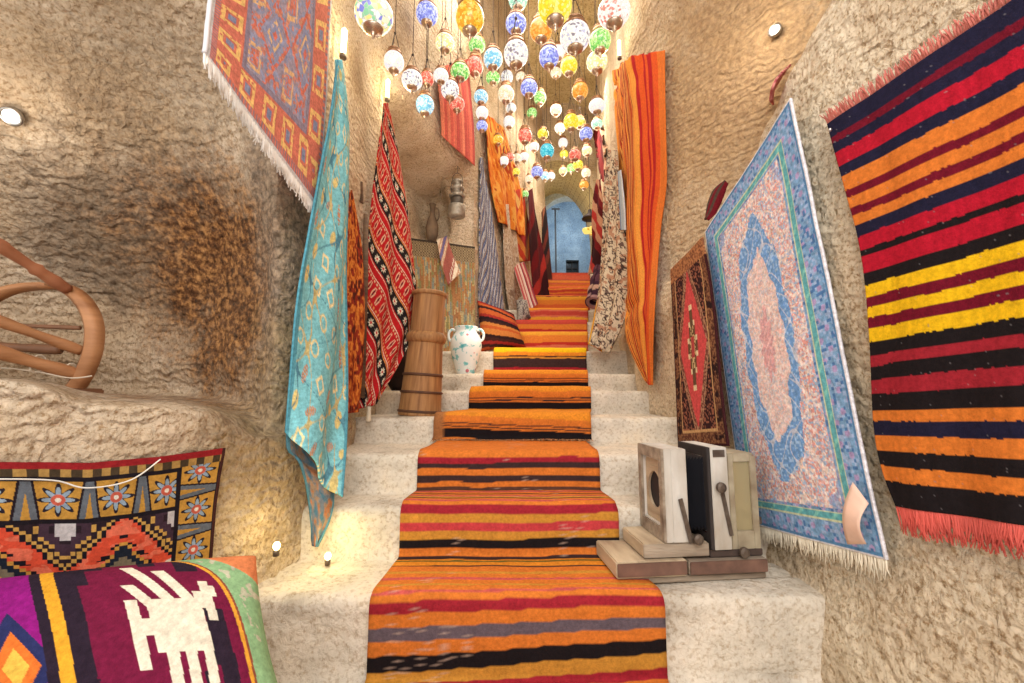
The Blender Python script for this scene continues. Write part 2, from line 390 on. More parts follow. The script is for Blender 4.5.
# far vault: barrel with block courses
n, m = 26, 40; YV0, YV1 = YE + .2, 9.6
G = np.zeros((n, m, 3))
for i in range(n):
    y = YV0 + (YV1 - YV0) * i / (n - 1); t = i / (n - 1)
    cx = (xl_ + xr_) / 2 + .16 * t + .02; hw = (xr_ - xl_) / 2 + .06 - .06 * t
    zs_ = spr - .5 + t * .12; zt_ = top + .08 + t * .1
    for j in range(m):
        s = j / (m - 1)
        if s < .2: G[i, j] = (cx - hw, y, ZS[-1] - .1 + (zs_ - ZS[-1] + .1) * s / .2)
        elif s > .8: G[i, j] = (cx + hw, y, ZS[-1] - .1 + (zs_ - ZS[-1] + .1) * (1 - s) / .2)
        else:
            a = PI * (s - .2) / .6; G[i, j] = (cx - hw * math.cos(a), y, zs_ + (zt_ - zs_) * math.sin(a))
m_, nt, b = newmat('vault block courses'); b.inputs['Roughness'].default_value = .9
tc = nd(nt, 'ShaderNodeNewGeometry'); mp = nd(nt, 'ShaderNodeMapping'); mp.inputs['Rotation'].default_value = (0, 0, 0)
nt.links.new(tc.outputs['Position'], mp.inputs['Vector'])
br = nd(nt, 'ShaderNodeTexBrick'); br.inputs['Scale'].default_value = 3.2
br.inputs['Color1'].default_value = L4((186, 164, 112)); br.inputs['Color2'].default_value = L4((170, 146, 98)); br.inputs['Mortar'].default_value = L4((120, 100, 62)); br.inputs['Mortar Size'].default_value = .018
nt.links.new(mp.outputs[0], br.inputs['Vector']); nt.links.new(br.outputs['Color'], b.inputs['Base Color'])
vt = link('ceiling_vault', grid_mesh('ceiling_vault', G), m_); tag(vt, kind='structure')
# blue end room
BLUE = rock('bluewashed plaster', [(.3, (120, 140, 158)), (.55, (150, 168, 182)), (.75, (176, 190, 200))], .3, 3.0, None, (1, 1, 1), 20, .01)
YB = 9.6
ax = [P(541, 250, YB).x, P(601, 250, YB).x]
arch_wall('wall_arch', YB, -.6, 3.4, ZS[-1] - .1, 7.0, arch_pts((ax[0] + ax[1]) / 2, (ax[1] - ax[0]) / 2, P(570, 222, YB).z, P(570, 196, YB).z),
          rock('pale arch face', [(.3, (150, 160, 160)), (.6, (190, 196, 190)), (.8, (206, 206, 192))], .3, 3, None, (1, 1, 1), 20, .01), .3)
bm = bmesh.new()
YF = 12.0
wx0, wx1 = P(566, 266, YF).x, P(579, 266, YF).x; wz0, wz1 = P(572, 274, YF).z, P(572, 260, YF).z
for (a, b_, c, d) in ((-1, wx0, ZS[-1] - .1, 7), (wx1, 5, ZS[-1] - .1, 7), (wx0, wx1, ZS[-1] - .1, wz0), (wx0, wx1, wz1, 7)):
    box(bm, a, b_, YF, YF + .25, c, d)
box(bm, -1, 5, YB + .4, YF, 7, 7.1); box(bm, -.2, 0, YB + .3, YF, ZS[-1] - .1, 7); box(bm, 3.4, 3.6, YB + .3, YF, ZS[-1] - .1, 7)
wf = bmobj('wall_end', bm, BLUE); tag(wf, kind='structure')
bm = bmesh.new(); box(bm, -1.5, 5, 11.2, YF + .3, ZS[-1] - .35, ZS[-1])
tag(bmobj('floor_landing', bm, STONE), kind='structure')
bm = bmesh.new(); box(bm, wx0 - .03, wx1 + .03, YF + .16, YF + .2, wz0 - .03, wz1 + .03); 
tag(bmobj('window_1', bm, simple('dark glass', (14, 18, 26), .2)), kind='structure')
bm = bmesh.new()
for xx in (wx0 + .01, (wx0 + wx1) / 2, wx1 - .01): box(bm, xx - .012, xx + .012, YF + .11, YF + .14, wz0, wz1)
for zz in (wz0 + .01, (wz0 + wz1) / 2, wz1 - .01): box(bm, wx0, wx1, YF + .115, YF + .135, zz - .012, zz + .012)
tag(bmobj('trim_1', bm, simple('old frame wood', (52, 42, 36))), kind='structure')

# seat block in front of the kilim (carved bench)
bm = bmesh.new(); box(bm, -2.2, -.74, .15, 1.30, -.05, .24, .03)
bmesh.ops.subdivide_edges(bm, edges=bm.edges[:], cuts=3, use_grid_fill=True)
tag(bmobj('wall_bench', bm, STONE, smooth=True), kind='structure')

# ------------------------------------------------------------------ textile builder
def lay(u, v, side, off):
    """point on the wall surface seen along the given sight line, held off the wall"""
    d = ray(u, v).normalized(); t = TL_ if side == 'L' else TR_
    loc, nrm, i, dist = t.ray_cast(CAM, d)
    if loc is None: return None
    if nrm.dot(d) > 0: nrm = -nrm
    return loc + nrm * off
def poly3(pts, side, off, n):
    q = []
    for p in pts:
        if len(p) == 3: q.append(P(*p))
        else:
            r = lay(p[0], p[1], side, off)
            if r is None: r = P(p[0], p[1], 6.7)
            q.append(r)
    q = [np.array(a) for a in q]
    if len(q) == 2: q = [q[0], (q[0] + q[1]) / 2, q[1]]
    sm = np.array([list(p) for p in smooth_path(q, 12)])
    d = np.linalg.norm(np.diff(sm, axis=0), axis=1); s = np.concatenate([[0], np.cumsum(d)]); s /= s[-1]
    t = np.linspace(0, 1, n)
    return np.stack([np.interp(t, s, sm[:, k]) for k in range(3)], 1)
def PX(u, v, x0):
    d = ray(u, v); t = x0 / d.x; return (u, v, t * d.y)
def set_dye(me, rgb):
    ca = me.color_attributes.new('dye', 'FLOAT_COLOR', 'POINT')
    a = np.ones((len(me.vertices), 4), np.float32); a[:, :3] = rgb.reshape(-1, 3)
    ca.data.foreach_set('color', a.reshape(-1))
def cloth(name, left, right, pattern, side='L', off=.035, ns=120, nt_=180, folds=(0, 0), wave=None, mat=None, parent=None,
          thick=.008, press=True, tree_off=.018, bow=0.0, mids=None):
    Lp = poly3(left, side, off, nt_); Rp = poly3(right, side, off, nt_)
    s = np.linspace(0, 1, ns)[None, :, None]
    if mids:      # middle guide lines between left and right: list of (s, points)
        guides = [(0, Lp)] + [(a, poly3(p, side, off, nt_)) for a, p in mids] + [(1, Rp)]
        G = np.zeros((nt_, ns, 3)); sv = np.linspace(0, 1, ns)
        for k in range(3):
            for i in range(nt_):
                G[i, :, k] = np.interp(sv, [g[0] for g in guides], [g[1][i, k] for g in guides])
    else:
        G = Lp[:, None, :] * (1 - s) + Rp[:, None, :] * s
    if press:
        t = TL_ if side == 'L' else TR_
        for i in range(0, nt_):
            for j in range(0, ns):
                co = Vector(G[i, j])
                d = (co - CAM); dn = d.normalized()
                loc, nrm, k, dist = t.find_nearest(co)
                if loc is None: continue
                if nrm.dot(dn) > 0: nrm = -nrm
                h = (co - loc).dot(nrm)
                if h < tree_off: G[i, j] = np.array(co + nrm * (tree_off - h))
        # even the surface out
        for _ in range(14):
            Q = G.copy(); Q[1:-1, 1:-1] = (G[:-2, 1:-1] + G[2:, 1:-1] + G[1:-1, :-2] + G[1:-1, 2:]) / 4; G = Q
    N = grid_normals(G); toc = np.array(CAM) - G
    N = N * np.sign((N * toc).sum(-1, keepdims=True))
    S, T = np.meshgrid(np.linspace(0, 1, ns), np.linspace(0, 1, nt_))
    k, a = folds
    if a:
        ph = T * .6 + .35 * fbm(S * 3, T * 2.5, 5)
        G = G + N * (a * (.5 + .5 * np.sin(2 * PI * (k * S + ph))) * (.35 + .65 * T) )[..., None]
    G = G + N * ((fbm(S * 4, T * 5, 11) - .5) * .008)[..., None]
    W = np.linalg.norm(G[:, -1] - G[:, 0], axis=1).mean(); Lh = np.linalg.norm(np.diff(G[:, ns // 2], axis=0), axis=1).sum()
    if bow: G = G + N * (bow * np.sin(PI * S) * np.ones_like(T))[..., None]
    rgb = pattern(S, T, W, Lh)
    me = grid_mesh(name, G)
    set_dye(me, rgb)
    o = link(name, me, mat or WOOL, parent)
    md = o.modifiers.new('thickness', 'SOLIDIFY'); md.thickness = thick; md.offset = 0
    o['rug_w'] = float(W)
    del o['rug_w']
    return o, G, N
def fringe_mesh(G_edge, outdir, N_edge, length, count, rad, seed=1, droop=.3):
    """tassels along an edge polyline"""
    rnd = random.Random(seed); bm = bmesh.new(); n = len(G_edge)
    for k in range(count):
        f = (k + rnd.random() * .8) / count * (n - 1); i = int(f); t = f - i; i2 = min(i + 1, n - 1)
        p = Vector(G_edge[i] * (1 - t) + G_edge[i2] * t); d = Vector(outdir[i]).normalized(); nn = Vector(N_edge[i])
        e = Vector(G_edge[i2] - G_edge[max(i - 1, 0)]).normalized()
        L = length * rnd.uniform(.7, 1.15); sw = rnd.uniform(-.35, .35)
        p0 = p - d * .004; p1 = p + d * L * .5 + e * sw * L * .4 + nn * rnd.uniform(0, .006); p2 = p + d * L + e * sw * L + nn * rnd.uniform(-.002, .012)
        tube(bm, [p0, p1, p2], [rad, rad * .9, rad * .4], 4)
    return bm
def add_fringe(parent, G, N, side, length, count, rad, mat, seed=1, label=None, name='fringe'):
    if side == 'bottom': E, D, NN = G[-1], G[-1] - G[-4], N[-1]
    elif side == 'top': E, D, NN = G[0], G[0] - G[3], N[0]
    elif side == 'left': E, D, NN = G[:, 0], G[:, 0] - G[:, 3], N[:, 0]
    else: E, D, NN = G[:, -1], G[:, -1] - G[:, -4], N[:, -1]
    return bmobj(name, fringe_mesh(E, D, NN, length, count, rad, seed), mat, parent, smooth=True) if parent is None else _fr(name, fringe_mesh(E, D, NN, length, count, rad, seed), mat, parent)
def _fr(name, bm, mat, parent):
    o = bmobj(name, bm, mat, None, smooth=True); o.parent = parent; return o

# ---- pattern language
K = {k: lin(v) for k, v in dict(black=(34, 28, 30), navy=(36, 34, 58), red=(190, 28, 50), crimson=(168, 42, 54), maroon=(118, 22, 42), orange=(228, 128, 52), brightorange=(240, 150, 48),
     yellow=(248, 196, 30), ochre=(214, 150, 60), cream=(240, 228, 200), white=(246, 242, 232), brown=(92, 60, 48), slate=(110, 96, 104), dark=(66, 48, 48), pink=(214, 96, 90), pinkred=(206, 70, 74),
     rust=(196, 88, 44), teal=(40, 150, 160), aqua=(110, 196, 205), blue=(70, 130, 190), lblue=(130, 176, 220), salmon=(226, 140, 110), green=(120, 170, 130), tan=(200, 160, 100), gold=(206, 160, 70),
     purple=(150, 30, 130), grey=(150, 146, 150), olive=(120, 110, 50)).items()}
def solid(S, c): return np.ones(S.shape + (3,)) * c
def put(A, mask, c): A[mask] = c; return A
def stripes(t, seq):
    """t in the same unit as widths; seq [(width,colour)]"""
    w = np.array([a for a, _ in seq]); e = np.cumsum(w); cols = np.array([K[c] if isinstance(c, str) else c for _, c in seq])
    i = np.clip(np.searchsorted(e, t.reshape(-1)), 0, len(seq) - 1)
    return cols[i].reshape(t.shape + (3,))
def rosette(x, y, r, petals=8):
    rr = np.hypot(x, y); a = np.arctan2(y, x); return rr < r * (.72 + .28 * np.cos(petals * a))

def pat_kilim_right(S, T, W, L):
    seq = [(20, 'navy'), (9, 'maroon'), (13, 'navy'), (18, 'red'), (13, 'navy'), (18, 'orange'), (9, 'maroon'), (13, 'orange'), (9, 'maroon'), (11, 'orange'), (13, 'navy'), (15, 'red'), (7, 'black'), (18, 'red'), (13, 'black'),
           (13, 'yellow'), (11, 'maroon'), (11, 'yellow'), (11, 'maroon'), (14, 'yellow'), (14, 'black'), (11, 'crimson'), (15, 'black'), (16, 'crimson'), (18, 'black'), (11, 'orange'), (15, 'navy'), (16, 'orange'), (16, 'black'), (15, 'orange'), (24, 'black')]
    tot = sum(a for a, _ in seq)
    t = T * tot + (fbm(S * 3, T * 6, 3) - .5) * 5 + (vn(S * 60, T * 30, 4) - .5) * 1.0
    A = stripes(t, seq)
    A *= (.86 + .3 * fbm(S * 50, T * 8, 9))[..., None]
    lt = (vn(S * 90, T * 300, 8) > .965); A[lt] = A[lt] * .5 + K['grey'] * .5
    return A
def pat_blue_carpet(S, T, W, L):
    x = (S - .5) * W; y = (T - .5) * L
    dx = W / 2 - np.abs(x); dy = L / 2 - np.abs(y); d = np.minimum(dx, dy) / W
    cs = 130
    r1 = cell(S * W * cs, T * L * cs, 1); r2 = fbm(S * W * 45, T * L * 45, 2); r3 = fbm(S * W * 10, T * L * 10, 6)
    pal = np.array([lin((226, 176, 168)), lin((206, 196, 214)), lin((240, 224, 216)), lin((222, 150, 140)), lin((160, 186, 218)), lin((232, 196, 176)), lin((200, 140, 140))])
    A = pal[(np.clip(r1 * .55 + r2 * .9 - .25, 0, .999) * 7).astype(int)]
    A = A * (.9 + .2 * r3)[..., None]
    # medallion: blue ring and pale centre
    e = np.hypot(x / (W * .19), y / (L * .30)) + .05 * np.sin(10 * np.arctan2(y / L, x / W))
    e = e + (r2 - .5) * .14
    bl = lin((96, 152, 214)); sky = lin((150, 190, 232))
    m = (e < 1.2) & (e > .84); A[m] = np.where((r1[m] < .72)[:, None], bl, sky)
    m = (e < .84); A[m] = A[m] * .5 + lin((242, 214, 206)) * .5
    m = (e < .3); A[m] = A[m] * .4 + lin((214, 130, 140)) * .6
    for (cx, cy) in ((-.56, -.56), (.56, -.56), (-.56, .56), (.56, .56)):
        ee = np.hypot((x - cx * W * .72) / (W * .2), (y - cy * L * .8) / (L * .13)) + (r2 - .5) * .3
        m = (ee < .75) & (ee > .55) & (d > .17); A[m] = A[m] * .4 + bl * .6
    # vine lines
    v = np.abs(np.sin(x * 34 + 2 * np.sin(y * 22)) * np.cos(y * 30 + 2 * np.sin(x * 26))) < .07
    A[v & (d > .14)] = A[v & (d > .14)] * .5 + lin((250, 236, 226)) * .5
    # borders from the edge inwards
    B = solid(S, lin((112, 160, 204)))
    sp = cell(S * W * 110, T * L * 110, 3); fl = np.sin(x * 110) * np.sin(y * 110)
    B[(sp > .72)] = lin((150, 176, 216)); B[(fl > .55)] = lin((170, 150, 200))
    B[sp < .16] = lin((60, 116, 176))
    m = d < .17; A[m] = B[m]
    m = (d > .115) & (d < .15); A[m] = lin((84, 170, 180)); m2 = m & (np.sin((x + y) * 90) > .8); A[m2] = lin((120, 200, 190))
    m = (d > .112) & (d < .118) | (d > .15) & (d < .156); A[m] = lin((208, 214, 170))
    m = d < .022; A[m] = lin((70, 128, 176)); m = d < .008; A[m] = lin((224, 220, 226))
    return A
def pat_pink_carpet(S, T, W, L):
    x = S * W; y = T * L
    d = np.minimum(np.minimum(S, 1 - S) * W, (1 - T) * L) / W
    r = fbm(x * 34, y * 34, 2); r1 = cell(x * 110, y * 110, 4); r2 = fbm(x * 60, y * 60, 9); r3 = fbm(x * 9, y * 9, 21)
    pal = np.array([lin((214, 112, 84)), lin((206, 126, 108)), lin((160, 148, 168)), lin((142, 148, 184)), lin((206, 130, 104)), lin((200, 154, 118))])
    A = pal[(np.clip(r * .75 + r2 * .35 + (r3 - .5) * .5 - .05, 0, .999) * 6).astype(int)]
    px_, py_ = (x * 4.6) % 1 - .5, (y * 3.6) % 1 - .5; lat = np.abs(px_) + np.abs(py_)
    A[(np.abs(lat - .46) < .045) & (r1 > .25)] = lin((206, 100, 74)); m = (lat < .30) & (r1 > .3); A[m] = A[m] * .35 + lin((126, 138, 186)) * .65
    A[(np.abs(lat - .20) < .03) & (r1 > .2)] = lin((222, 180, 120)); A[lat < .07] = lin((210, 96, 70))
    qx, qy = (x * 4.6 + .5) % 1 - .5, (y * 3.6 + .5) % 1 - .5; l2 = np.maximum(np.abs(qx) * 1.2, np.abs(qy))
    A[(np.abs(l2 - .17) < .03) & (r1 > .2)] = lin((222, 176, 120)); A[(l2 < .12) & (r1 > .3)] = lin((206, 110, 88))
    m = d < .22; A[m] = lin((206, 104, 78))
    bx = np.where(np.minimum(S, 1 - S) * W < (1 - T) * L, y, x); ac = d / .22
    q = np.abs(((bx * 7.5) % 1) - .5) * 2; w = np.abs(ac - .55) * 2
    m = (d < .22) & (np.maximum(q, w) < .62) & (np.maximum(q, w) > .38) & (r1 > .12); A[m] = lin((232, 186, 100))
    m = (d < .22) & (np.maximum(q, w) < .22); A[m] = lin((128, 136, 170))
    m = (d < .05) & (((bx * 60) % 1) > .5); A[m] = lin((150, 120, 130))
    m = (d > .205) & (d < .235); A[m] = lin((140, 128, 150))
    m = d < .018; A[m] = lin((200, 196, 200))
    A *= (.9 + .2 * r2)[..., None]
    return A
def pat_turquoise(S, T, W, L):
    x = S * .62; y = T * 1.95
    A = solid(S, lin((112, 190, 200))); n1 = fbm(x * 25, y * 25, 2)
    A *= (.85 + .3 * n1)[..., None]
    ix, iy = np.floor(x * 9 + .5 * (np.floor(y * 7) % 2)), np.floor(y * 7); fx = (x * 9 + .5 * (iy % 2)) % 1 - .5; fy = (y * 7) % 1 - .5
    h = _h(ix, iy, 5); a = h * 6.28; rx = fx * np.cos(a) - fy * np.sin(a); ry = fx * np.sin(a) + fy * np.cos(a)
    m = (h < .3) & (np.hypot(rx / 1.1, ry * 1.6) < .3); A[m] = lin((214, 190, 110))
    m = (h > .3) & (h < .55) & (np.hypot(rx * 2.6, ry) < .36) & (np.abs(np.sin(ry * 26)) > .4); A[m] = lin((196, 130, 84))
    m = (h > .55) & (h < .8) & (np.abs(np.hypot(rx, ry * 1.2) - .25) < .045); A[m] = lin((226, 206, 140))
    m = (h > .8) & (np.maximum(np.abs(rx), np.abs(ry)) < .26) & (np.maximum(np.abs(rx), np.abs(ry)) > .16); A[m] = lin((236, 214, 150))
    v = np.abs(np.sin(x * 17 + 1.6 * np.sin(y * 13)) - np.cos(y * 15 + x * 6)) < .06; A[v] = lin((70, 130, 150))
    v = np.abs(np.sin(x * 23 - 1.3 * np.sin(y * 9)) + np.cos(y * 11 - x * 9)) < .045; A[v] = lin((196, 176, 110))
    m = (S < .06) | (S > .97); A[m] = lin((70, 150, 170))
    return A
def pat_under(S, T, W, L):
    A = solid(S, lin((112, 120, 132))); r = fbm(S * 9, T * 14, 3)
    A[r > .52] = lin((150, 128, 112)); A[r > .66] = lin((176, 116, 84)); A[r < .36] = lin((78, 116, 138))
    A[(S < .07) | (S > .93)] = lin((86, 132, 150)); return A
def pat_red_kilim(S, T, W, L):
    x = S * .55; y = T * 1.75
    # bands slanting down to the right
    q = (y - x * 1.0) * 5.2; k = np.floor(q); f = q - k; along = (x + y * .8) * 11
    A = solid(S, lin((190, 34, 38))); bl = (k % 2 == 0)
    h = _h(k, k * 0, 3)
    dark = bl & (f > .12) & (f < .62); A[dark] = lin((40, 34, 34))
    cx = (along % 1) - .5; cy = (f - .37) * 1.3
    m = dark & rosette(cx, cy * 1.6, .36); A[m] = K['cream']; m = dark & (np.hypot(cx, cy * 1.6) < .12); A[m] = lin((190, 34, 38))
    m = (f < .03) | ((f > .68) & (f < .71)) & bl; A[m] = K['cream']
    m = (np.abs(f - .09) < .018) & bl; A[m] = lin((220, 160, 80))
    # small hooked motifs in the red bands
    g = (~bl); c2 = ((along * 1.4) % 1) - .5; d2 = (f - .5)
    m = g & (np.abs(np.abs(c2) - .22 + np.abs(d2) * .5) < .05) & (np.abs(d2) < .26); A[m] = lin((236, 206, 170))
    m = g & (np.abs(c2) < .07) & (np.abs(d2) < .12); A[m] = lin((60, 40, 40))
    m = g & (np.abs(f - .9) < .05) & (((along * 3) % 1) > .5); A[m] = lin((228, 150, 90))
    m = g & (np.abs(f - .12) < .04) & (((along * 3) % 1) > .5); A[m] = lin((226, 190, 150))
    A *= (.9 + .2 * fbm(S * 40, T * 90, 2))[..., None]
    return A
def pat_bench_kilim(S, T, W, L):
    x = S * W; y = T * L                      # metres
    A = solid(S, lin((46, 34, 40)))
    # field of stepped diamonds
    fx = ((x - .39) / .22); k = np.floor(fx); cx = (fx - k - .5) * .22; cyc = .30
    st = .009
    def q(a): return np.floor(a / st) * st
    dd = q(np.abs(cx)) * 1.25 + q(np.abs(y - cyc))
    m = dd < .175; A[m] = lin((206, 160, 84)); m = dd < .163; A[m] = lin((30, 26, 34)); m = dd < .152; A[m] = lin((222, 84, 58))
    rr = fbm(x * 30, y * 60, 3); m2 = (dd < .152) & (rr > .55); A[m2] = lin((232, 116, 88))
    m = dd < .085; A[m] = lin((206, 150, 70)); m = dd < .076; A[m] = lin((34, 40, 52)); m = dd < .05; A[m] = lin((130, 118, 96)); m = dd < .02; A[m] = lin((196, 150, 80))
    # spurs on the inner diamond
    m = (dd > .085) & (dd < .102) & (((y * 40) % 1) > .5); A[m] = lin((30, 26, 34))
    # hanging dark steps between the diamonds
    ex = ((x - .39) / .22) % 1; ex = np.minimum(ex, 1 - ex) * .22
    d3 = q(ex) * 1.4 + q(np.abs(y - .165))
    m = (d3 < .07) & (d3 > .06); A[m] = lin((206, 160, 84)); m = (d3 <= .06) & (d3 > .03); A[m] = lin((70, 50, 62)); m = d3 <= .022; A[m] = lin((196, 190, 190))
    m = (np.hypot(ex * 1, (y - .30)) < .028) & (rr > .42); A[m] = lin((226, 216, 200))
    # border
    def border(A, a, b, msk):
        """a along, b across 0..1"""
        A[msk] = lin((196, 146, 66))
        c = (a / .105) % 1 - .5
        n_ = np.hypot(c * .105, (b - .5) * .1)
        z = np.abs(np.abs(c) - .43 + (b - .5) * .12) < .05
        A[msk & z] = lin((104, 110, 118)); A[msk & (np.abs(np.abs(c) - .36 + (b - .5) * .12) < .02)] = lin((40, 30, 36))
        m = msk & rosette(c * .105, (b - .5) * .1, .036, 8); A[m] = lin((40, 34, 44))
        m = msk & rosette(c * .105, (b - .5) * .1, .028, 8); A[m] = lin((150, 168, 184))
        m = msk & (n_ < .012); A[m] = lin((200, 96, 76)); m = msk & (n_ < .005); A[m] = lin((236, 226, 210))
        m = msk & ((b < .1) | (b > .9)); A[m] = lin((34, 28, 34))
        return A
    mt = (y > .035) & (y < .15); A = border(A, x, (y - .035) / .115, mt)
    mr = (x > W - .105) & (y > .03); A = border(A, y, (W - x) / .105, mr)
    m = (y < .036); A[m] = lin((74, 60, 44)); m = (y < .036) & (((x * 28) % 1) > .5); A[m] = lin((176, 138, 78))
    m = (y < .016); A[m] = lin((150, 36, 40)); m = x > W - .008; A[m] = lin((70, 40, 36))
    A *= (.88 + .24 * fbm(x * 120, y * 60, 7))[..., None]
    return A
def pat_stripes_v(cols, n, seed, wob=.6, dark=.85):
    cc = np.array([lin(c) for c in cols])
    def f(S, T, W, L):
        q = S * n + (fbm(T * 2.2, S * 2, seed) - .5) * wob
        i = (_h(np.floor(q), q * 0, seed) * .999 * len(cc)).astype(int); A = cc[i]
        q2 = S * n * 4.3 + (fbm(T * 2.2, S * 2, seed) - .5) * wob * 4.3
        return A * (dark + (1.1 - dark) * _h(np.floor(q2), q2 * 0, seed + 9))[..., None]
    return f
def pat_blotch(cols, fx, fy, seed=1, edge=None, stretch=1):
    cc = np.array([lin(c) for c in cols])
    def f(S, T, W, L):
        r = fbm(S * fx, T * fy, seed) * .75 + vn(S * fx * 6, T * fy * 6, seed + 3) * .35 - .05
        A = cc[(np.clip((r - .22) / .56, 0, .999) * len(cc)).astype(int)]
        if edge is not None:
            m = (S < .07) | (S > .93) | (T > .97) | (T < .02); A[m] = lin(edge)
        return A
    return f
def pat_orange(S, T, W, L):
    q = S * 74 + (fbm(T * 1.8 + 2, S * 3, 6) - .5) * 6
    pal = np.array([lin(c) for c in ((244, 150, 60), (238, 128, 52), (226, 100, 44), (246, 166, 74), (186, 62, 40), (236, 136, 56), (120, 44, 32), (244, 156, 66), (206, 84, 44))])
    A = pal[(_h(np.floor(q), q * 0, 4) * 8.99).astype(int)]
    ln_ = ((q % 1) < .34) & (_h(np.floor(q), q * 0, 12) > .35); A[ln_] = lin((150, 56, 36))
    ln_ = ((q % 1) > .7) & (_h(np.floor(q), q * 0, 13) > .6); A[ln_] = lin((248, 186, 96))
    rd = (S > .74) & (S < .93); q3 = S * 60
    A[rd] = np.where((_h(np.floor(q3[rd]), q3[rd] * 0, 2) > .45)[:, None], lin((188, 40, 44)), lin((232, 96, 44)))
    m = (S > .93); A[m] = lin((236, 128, 56)); return A
def pat_small_brown(S, T, W, L):
    x = (S - .5); y = (T - .5); r = cell(S * 60, T * 110, 3); r2 = fbm(S * 14, T * 26, 5)
    A = solid(S, lin((96, 52, 34))); A[(r > .55)] = lin((140, 92, 54)); A[(r2 > .62)] = lin((44, 24, 26))
    d = np.minimum(.5 - np.abs(x), (.5 - np.abs(y)) * 1.9)
    dm = np.abs(x) * .92 + np.abs(y) * .70
    f = d > .15; A[f & (dm > .36)] = lin((52, 26, 30)); m = f & (dm > .36) & (r > .7); A[m] = lin((150, 84, 54))
    m = f & (dm < .36); A[m] = lin((172, 126, 90)); m = f & (dm < .345) & (r > .35); A[m] = lin((120, 60, 48)); m = f & (dm < .29); A[m] = lin((206, 40, 40))
    qx = np.floor(np.abs(x) * 26) / 26; qy = np.floor(np.abs(y) * 36) / 36
    k = qx * 2.1 + qy * 1.0; m = f & (k < .2); A[m] = lin((226, 206, 160)); m = f & (k < .17); A[m] = lin((104, 74, 48)); m = f & (k < .11) & (r > .5); A[m] = lin((210, 180, 120)); m = k < .04; A[m] = lin((180, 40, 40))
    m = (d > .13) & (d < .15); A[m] = lin((196, 150, 90)); m = d < .02; A[m] = lin((60, 20, 24))
    m = (T < .09); A[m] = lin((176, 112, 56)); A[(T < .09) & (r > .6)] = lin((130, 74, 40))
    return A
def pat_zig(cols, nx, ny, amp, seed=1):
    cc = np.array([lin(c) for c in cols])
    def f(S, T, W, L):
        z = np.abs(((S * nx) % 1) - .5) * 2 * amp
        q = np.floor(T * ny + z + (vn(S * 8, T * 8, seed) - .5) * .4)
        A = cc[(_h(q, q * 0, seed) * .999 * len(cc)).astype(int)]
        return A * (.85 + .25 * vn(S * 70, T * 120, seed))[..., None]
    return f
def pat_diag(cols, n, slope, seed=1, motif=None):
    cc = np.array([lin(c) for c in cols])
    def f(S, T, W, L):
        q = T * n + S * slope + (fbm(S * 3, T * 4, seed) - .5) * .8; k = np.floor(q)
        A = cc[(_h(k, k * 0, seed) * .999 * len(cc)).astype(int)]
        if motif is not None:
            a = ((S * 9 + T * 4) % 1) - .5; b = (q - k) - .5; m = (np.abs(a) + np.abs(b) < .3) & (_h(k, k * 0, seed + 5) > .35); A[m] = lin(motif)
        return A
    return f
def pat_ikat(S, T, W, L):
    r = _h(np.floor(S * 46), np.floor(T * 9 + 2.2 * _h(np.floor(S * 46), S * 0, 3)), 8)
    pal = np.array([lin(c) for c in ((198, 170, 110), (150, 140, 90), (190, 110, 60), (100, 140, 150), (206, 186, 140), (170, 84, 50), (120, 130, 80), (222, 196, 120))])
    A = pal[(np.clip(.6 * r + .5 * fbm(S * 7, T * 5, 2) - .05, 0, .999) * 8).astype(int)]
    A = A * .6 + lin((190, 166, 118)) * .4
    m = np.sin(S * 300) * np.sin(T * 190) > .55; A[m] = A[m] * .6
    m = T < .16; A[m] = lin((170, 150, 116)); m = (T < .16) & (((S * 24) % 1 > .5) ^ ((T * 40) % 1 > .5)); A[m] = lin((110, 90, 70))
    m = T < .02; A[m] = lin((70, 60, 52)); return A
def pat_bluewhite(S, T, W, L):
    q = (T * 2.4 + S * 1.3) * 5 + .4 * np.sin(S * 9); k = np.floor(q); f = q - k
    A = solid(S, lin((60, 72, 116))); m = (f > .5) & (f < .9); A[m] = lin((214, 214, 214))
    m = (f > .6) & (f < .8) & (((S * 16 + T * 30) % 1) > .5); A[m] = lin((96, 90, 110)); m = (f < .1); A[m] = lin((200, 170, 130)); m = (f > .2) & (f < .4) & (((T * 60 - S * 20) % 1) > .55); A[m] = lin((150, 160, 196))
    return A
def pat_jacquard(S, T, W, L):
    ix = np.floor(S * 7 + .5 * (np.floor(T * 20) % 2)); iy = np.floor(T * 20)
    fx = (S * 7 + .5 * (iy % 2)) % 1 - .5; fy = (T * 20) % 1 - .5; h = _h(ix, iy, 2); a = h * 6.28; rx = fx * np.cos(a) + fy * np.sin(a); ry = -fx * np.sin(a) + fy * np.cos(a)
    A = solid(S, lin((218, 200, 172))); r = fbm(S * 11, T * 46, 3, 2); r2 = fbm(S * 9 + 7, T * 38, 9, 2)
    A[r2 > .62] = lin((186, 140, 112)); A[np.abs(r - .5) < .045] = lin((74, 58, 54)); A[np.abs(r2 - .44) < .03] = lin((112, 88, 80))
    m = (h > .6) & (np.abs(rx) + np.abs(ry) * 1.6 < .3); A[m] = lin((92, 70, 62)); A[(h > .6) & (np.hypot(rx, ry * 1.5) < .1)] = lin((214, 170, 130)); return A

# ------------------------------------------------------------------ wall textiles
FR_CREAM = simple('cream fringe', (236, 224, 200), .95); FR_PINK = simple('faded pink fringe', (206, 118, 104), .95); FR_RED = simple('coral fringe', (214, 92, 80), .95)
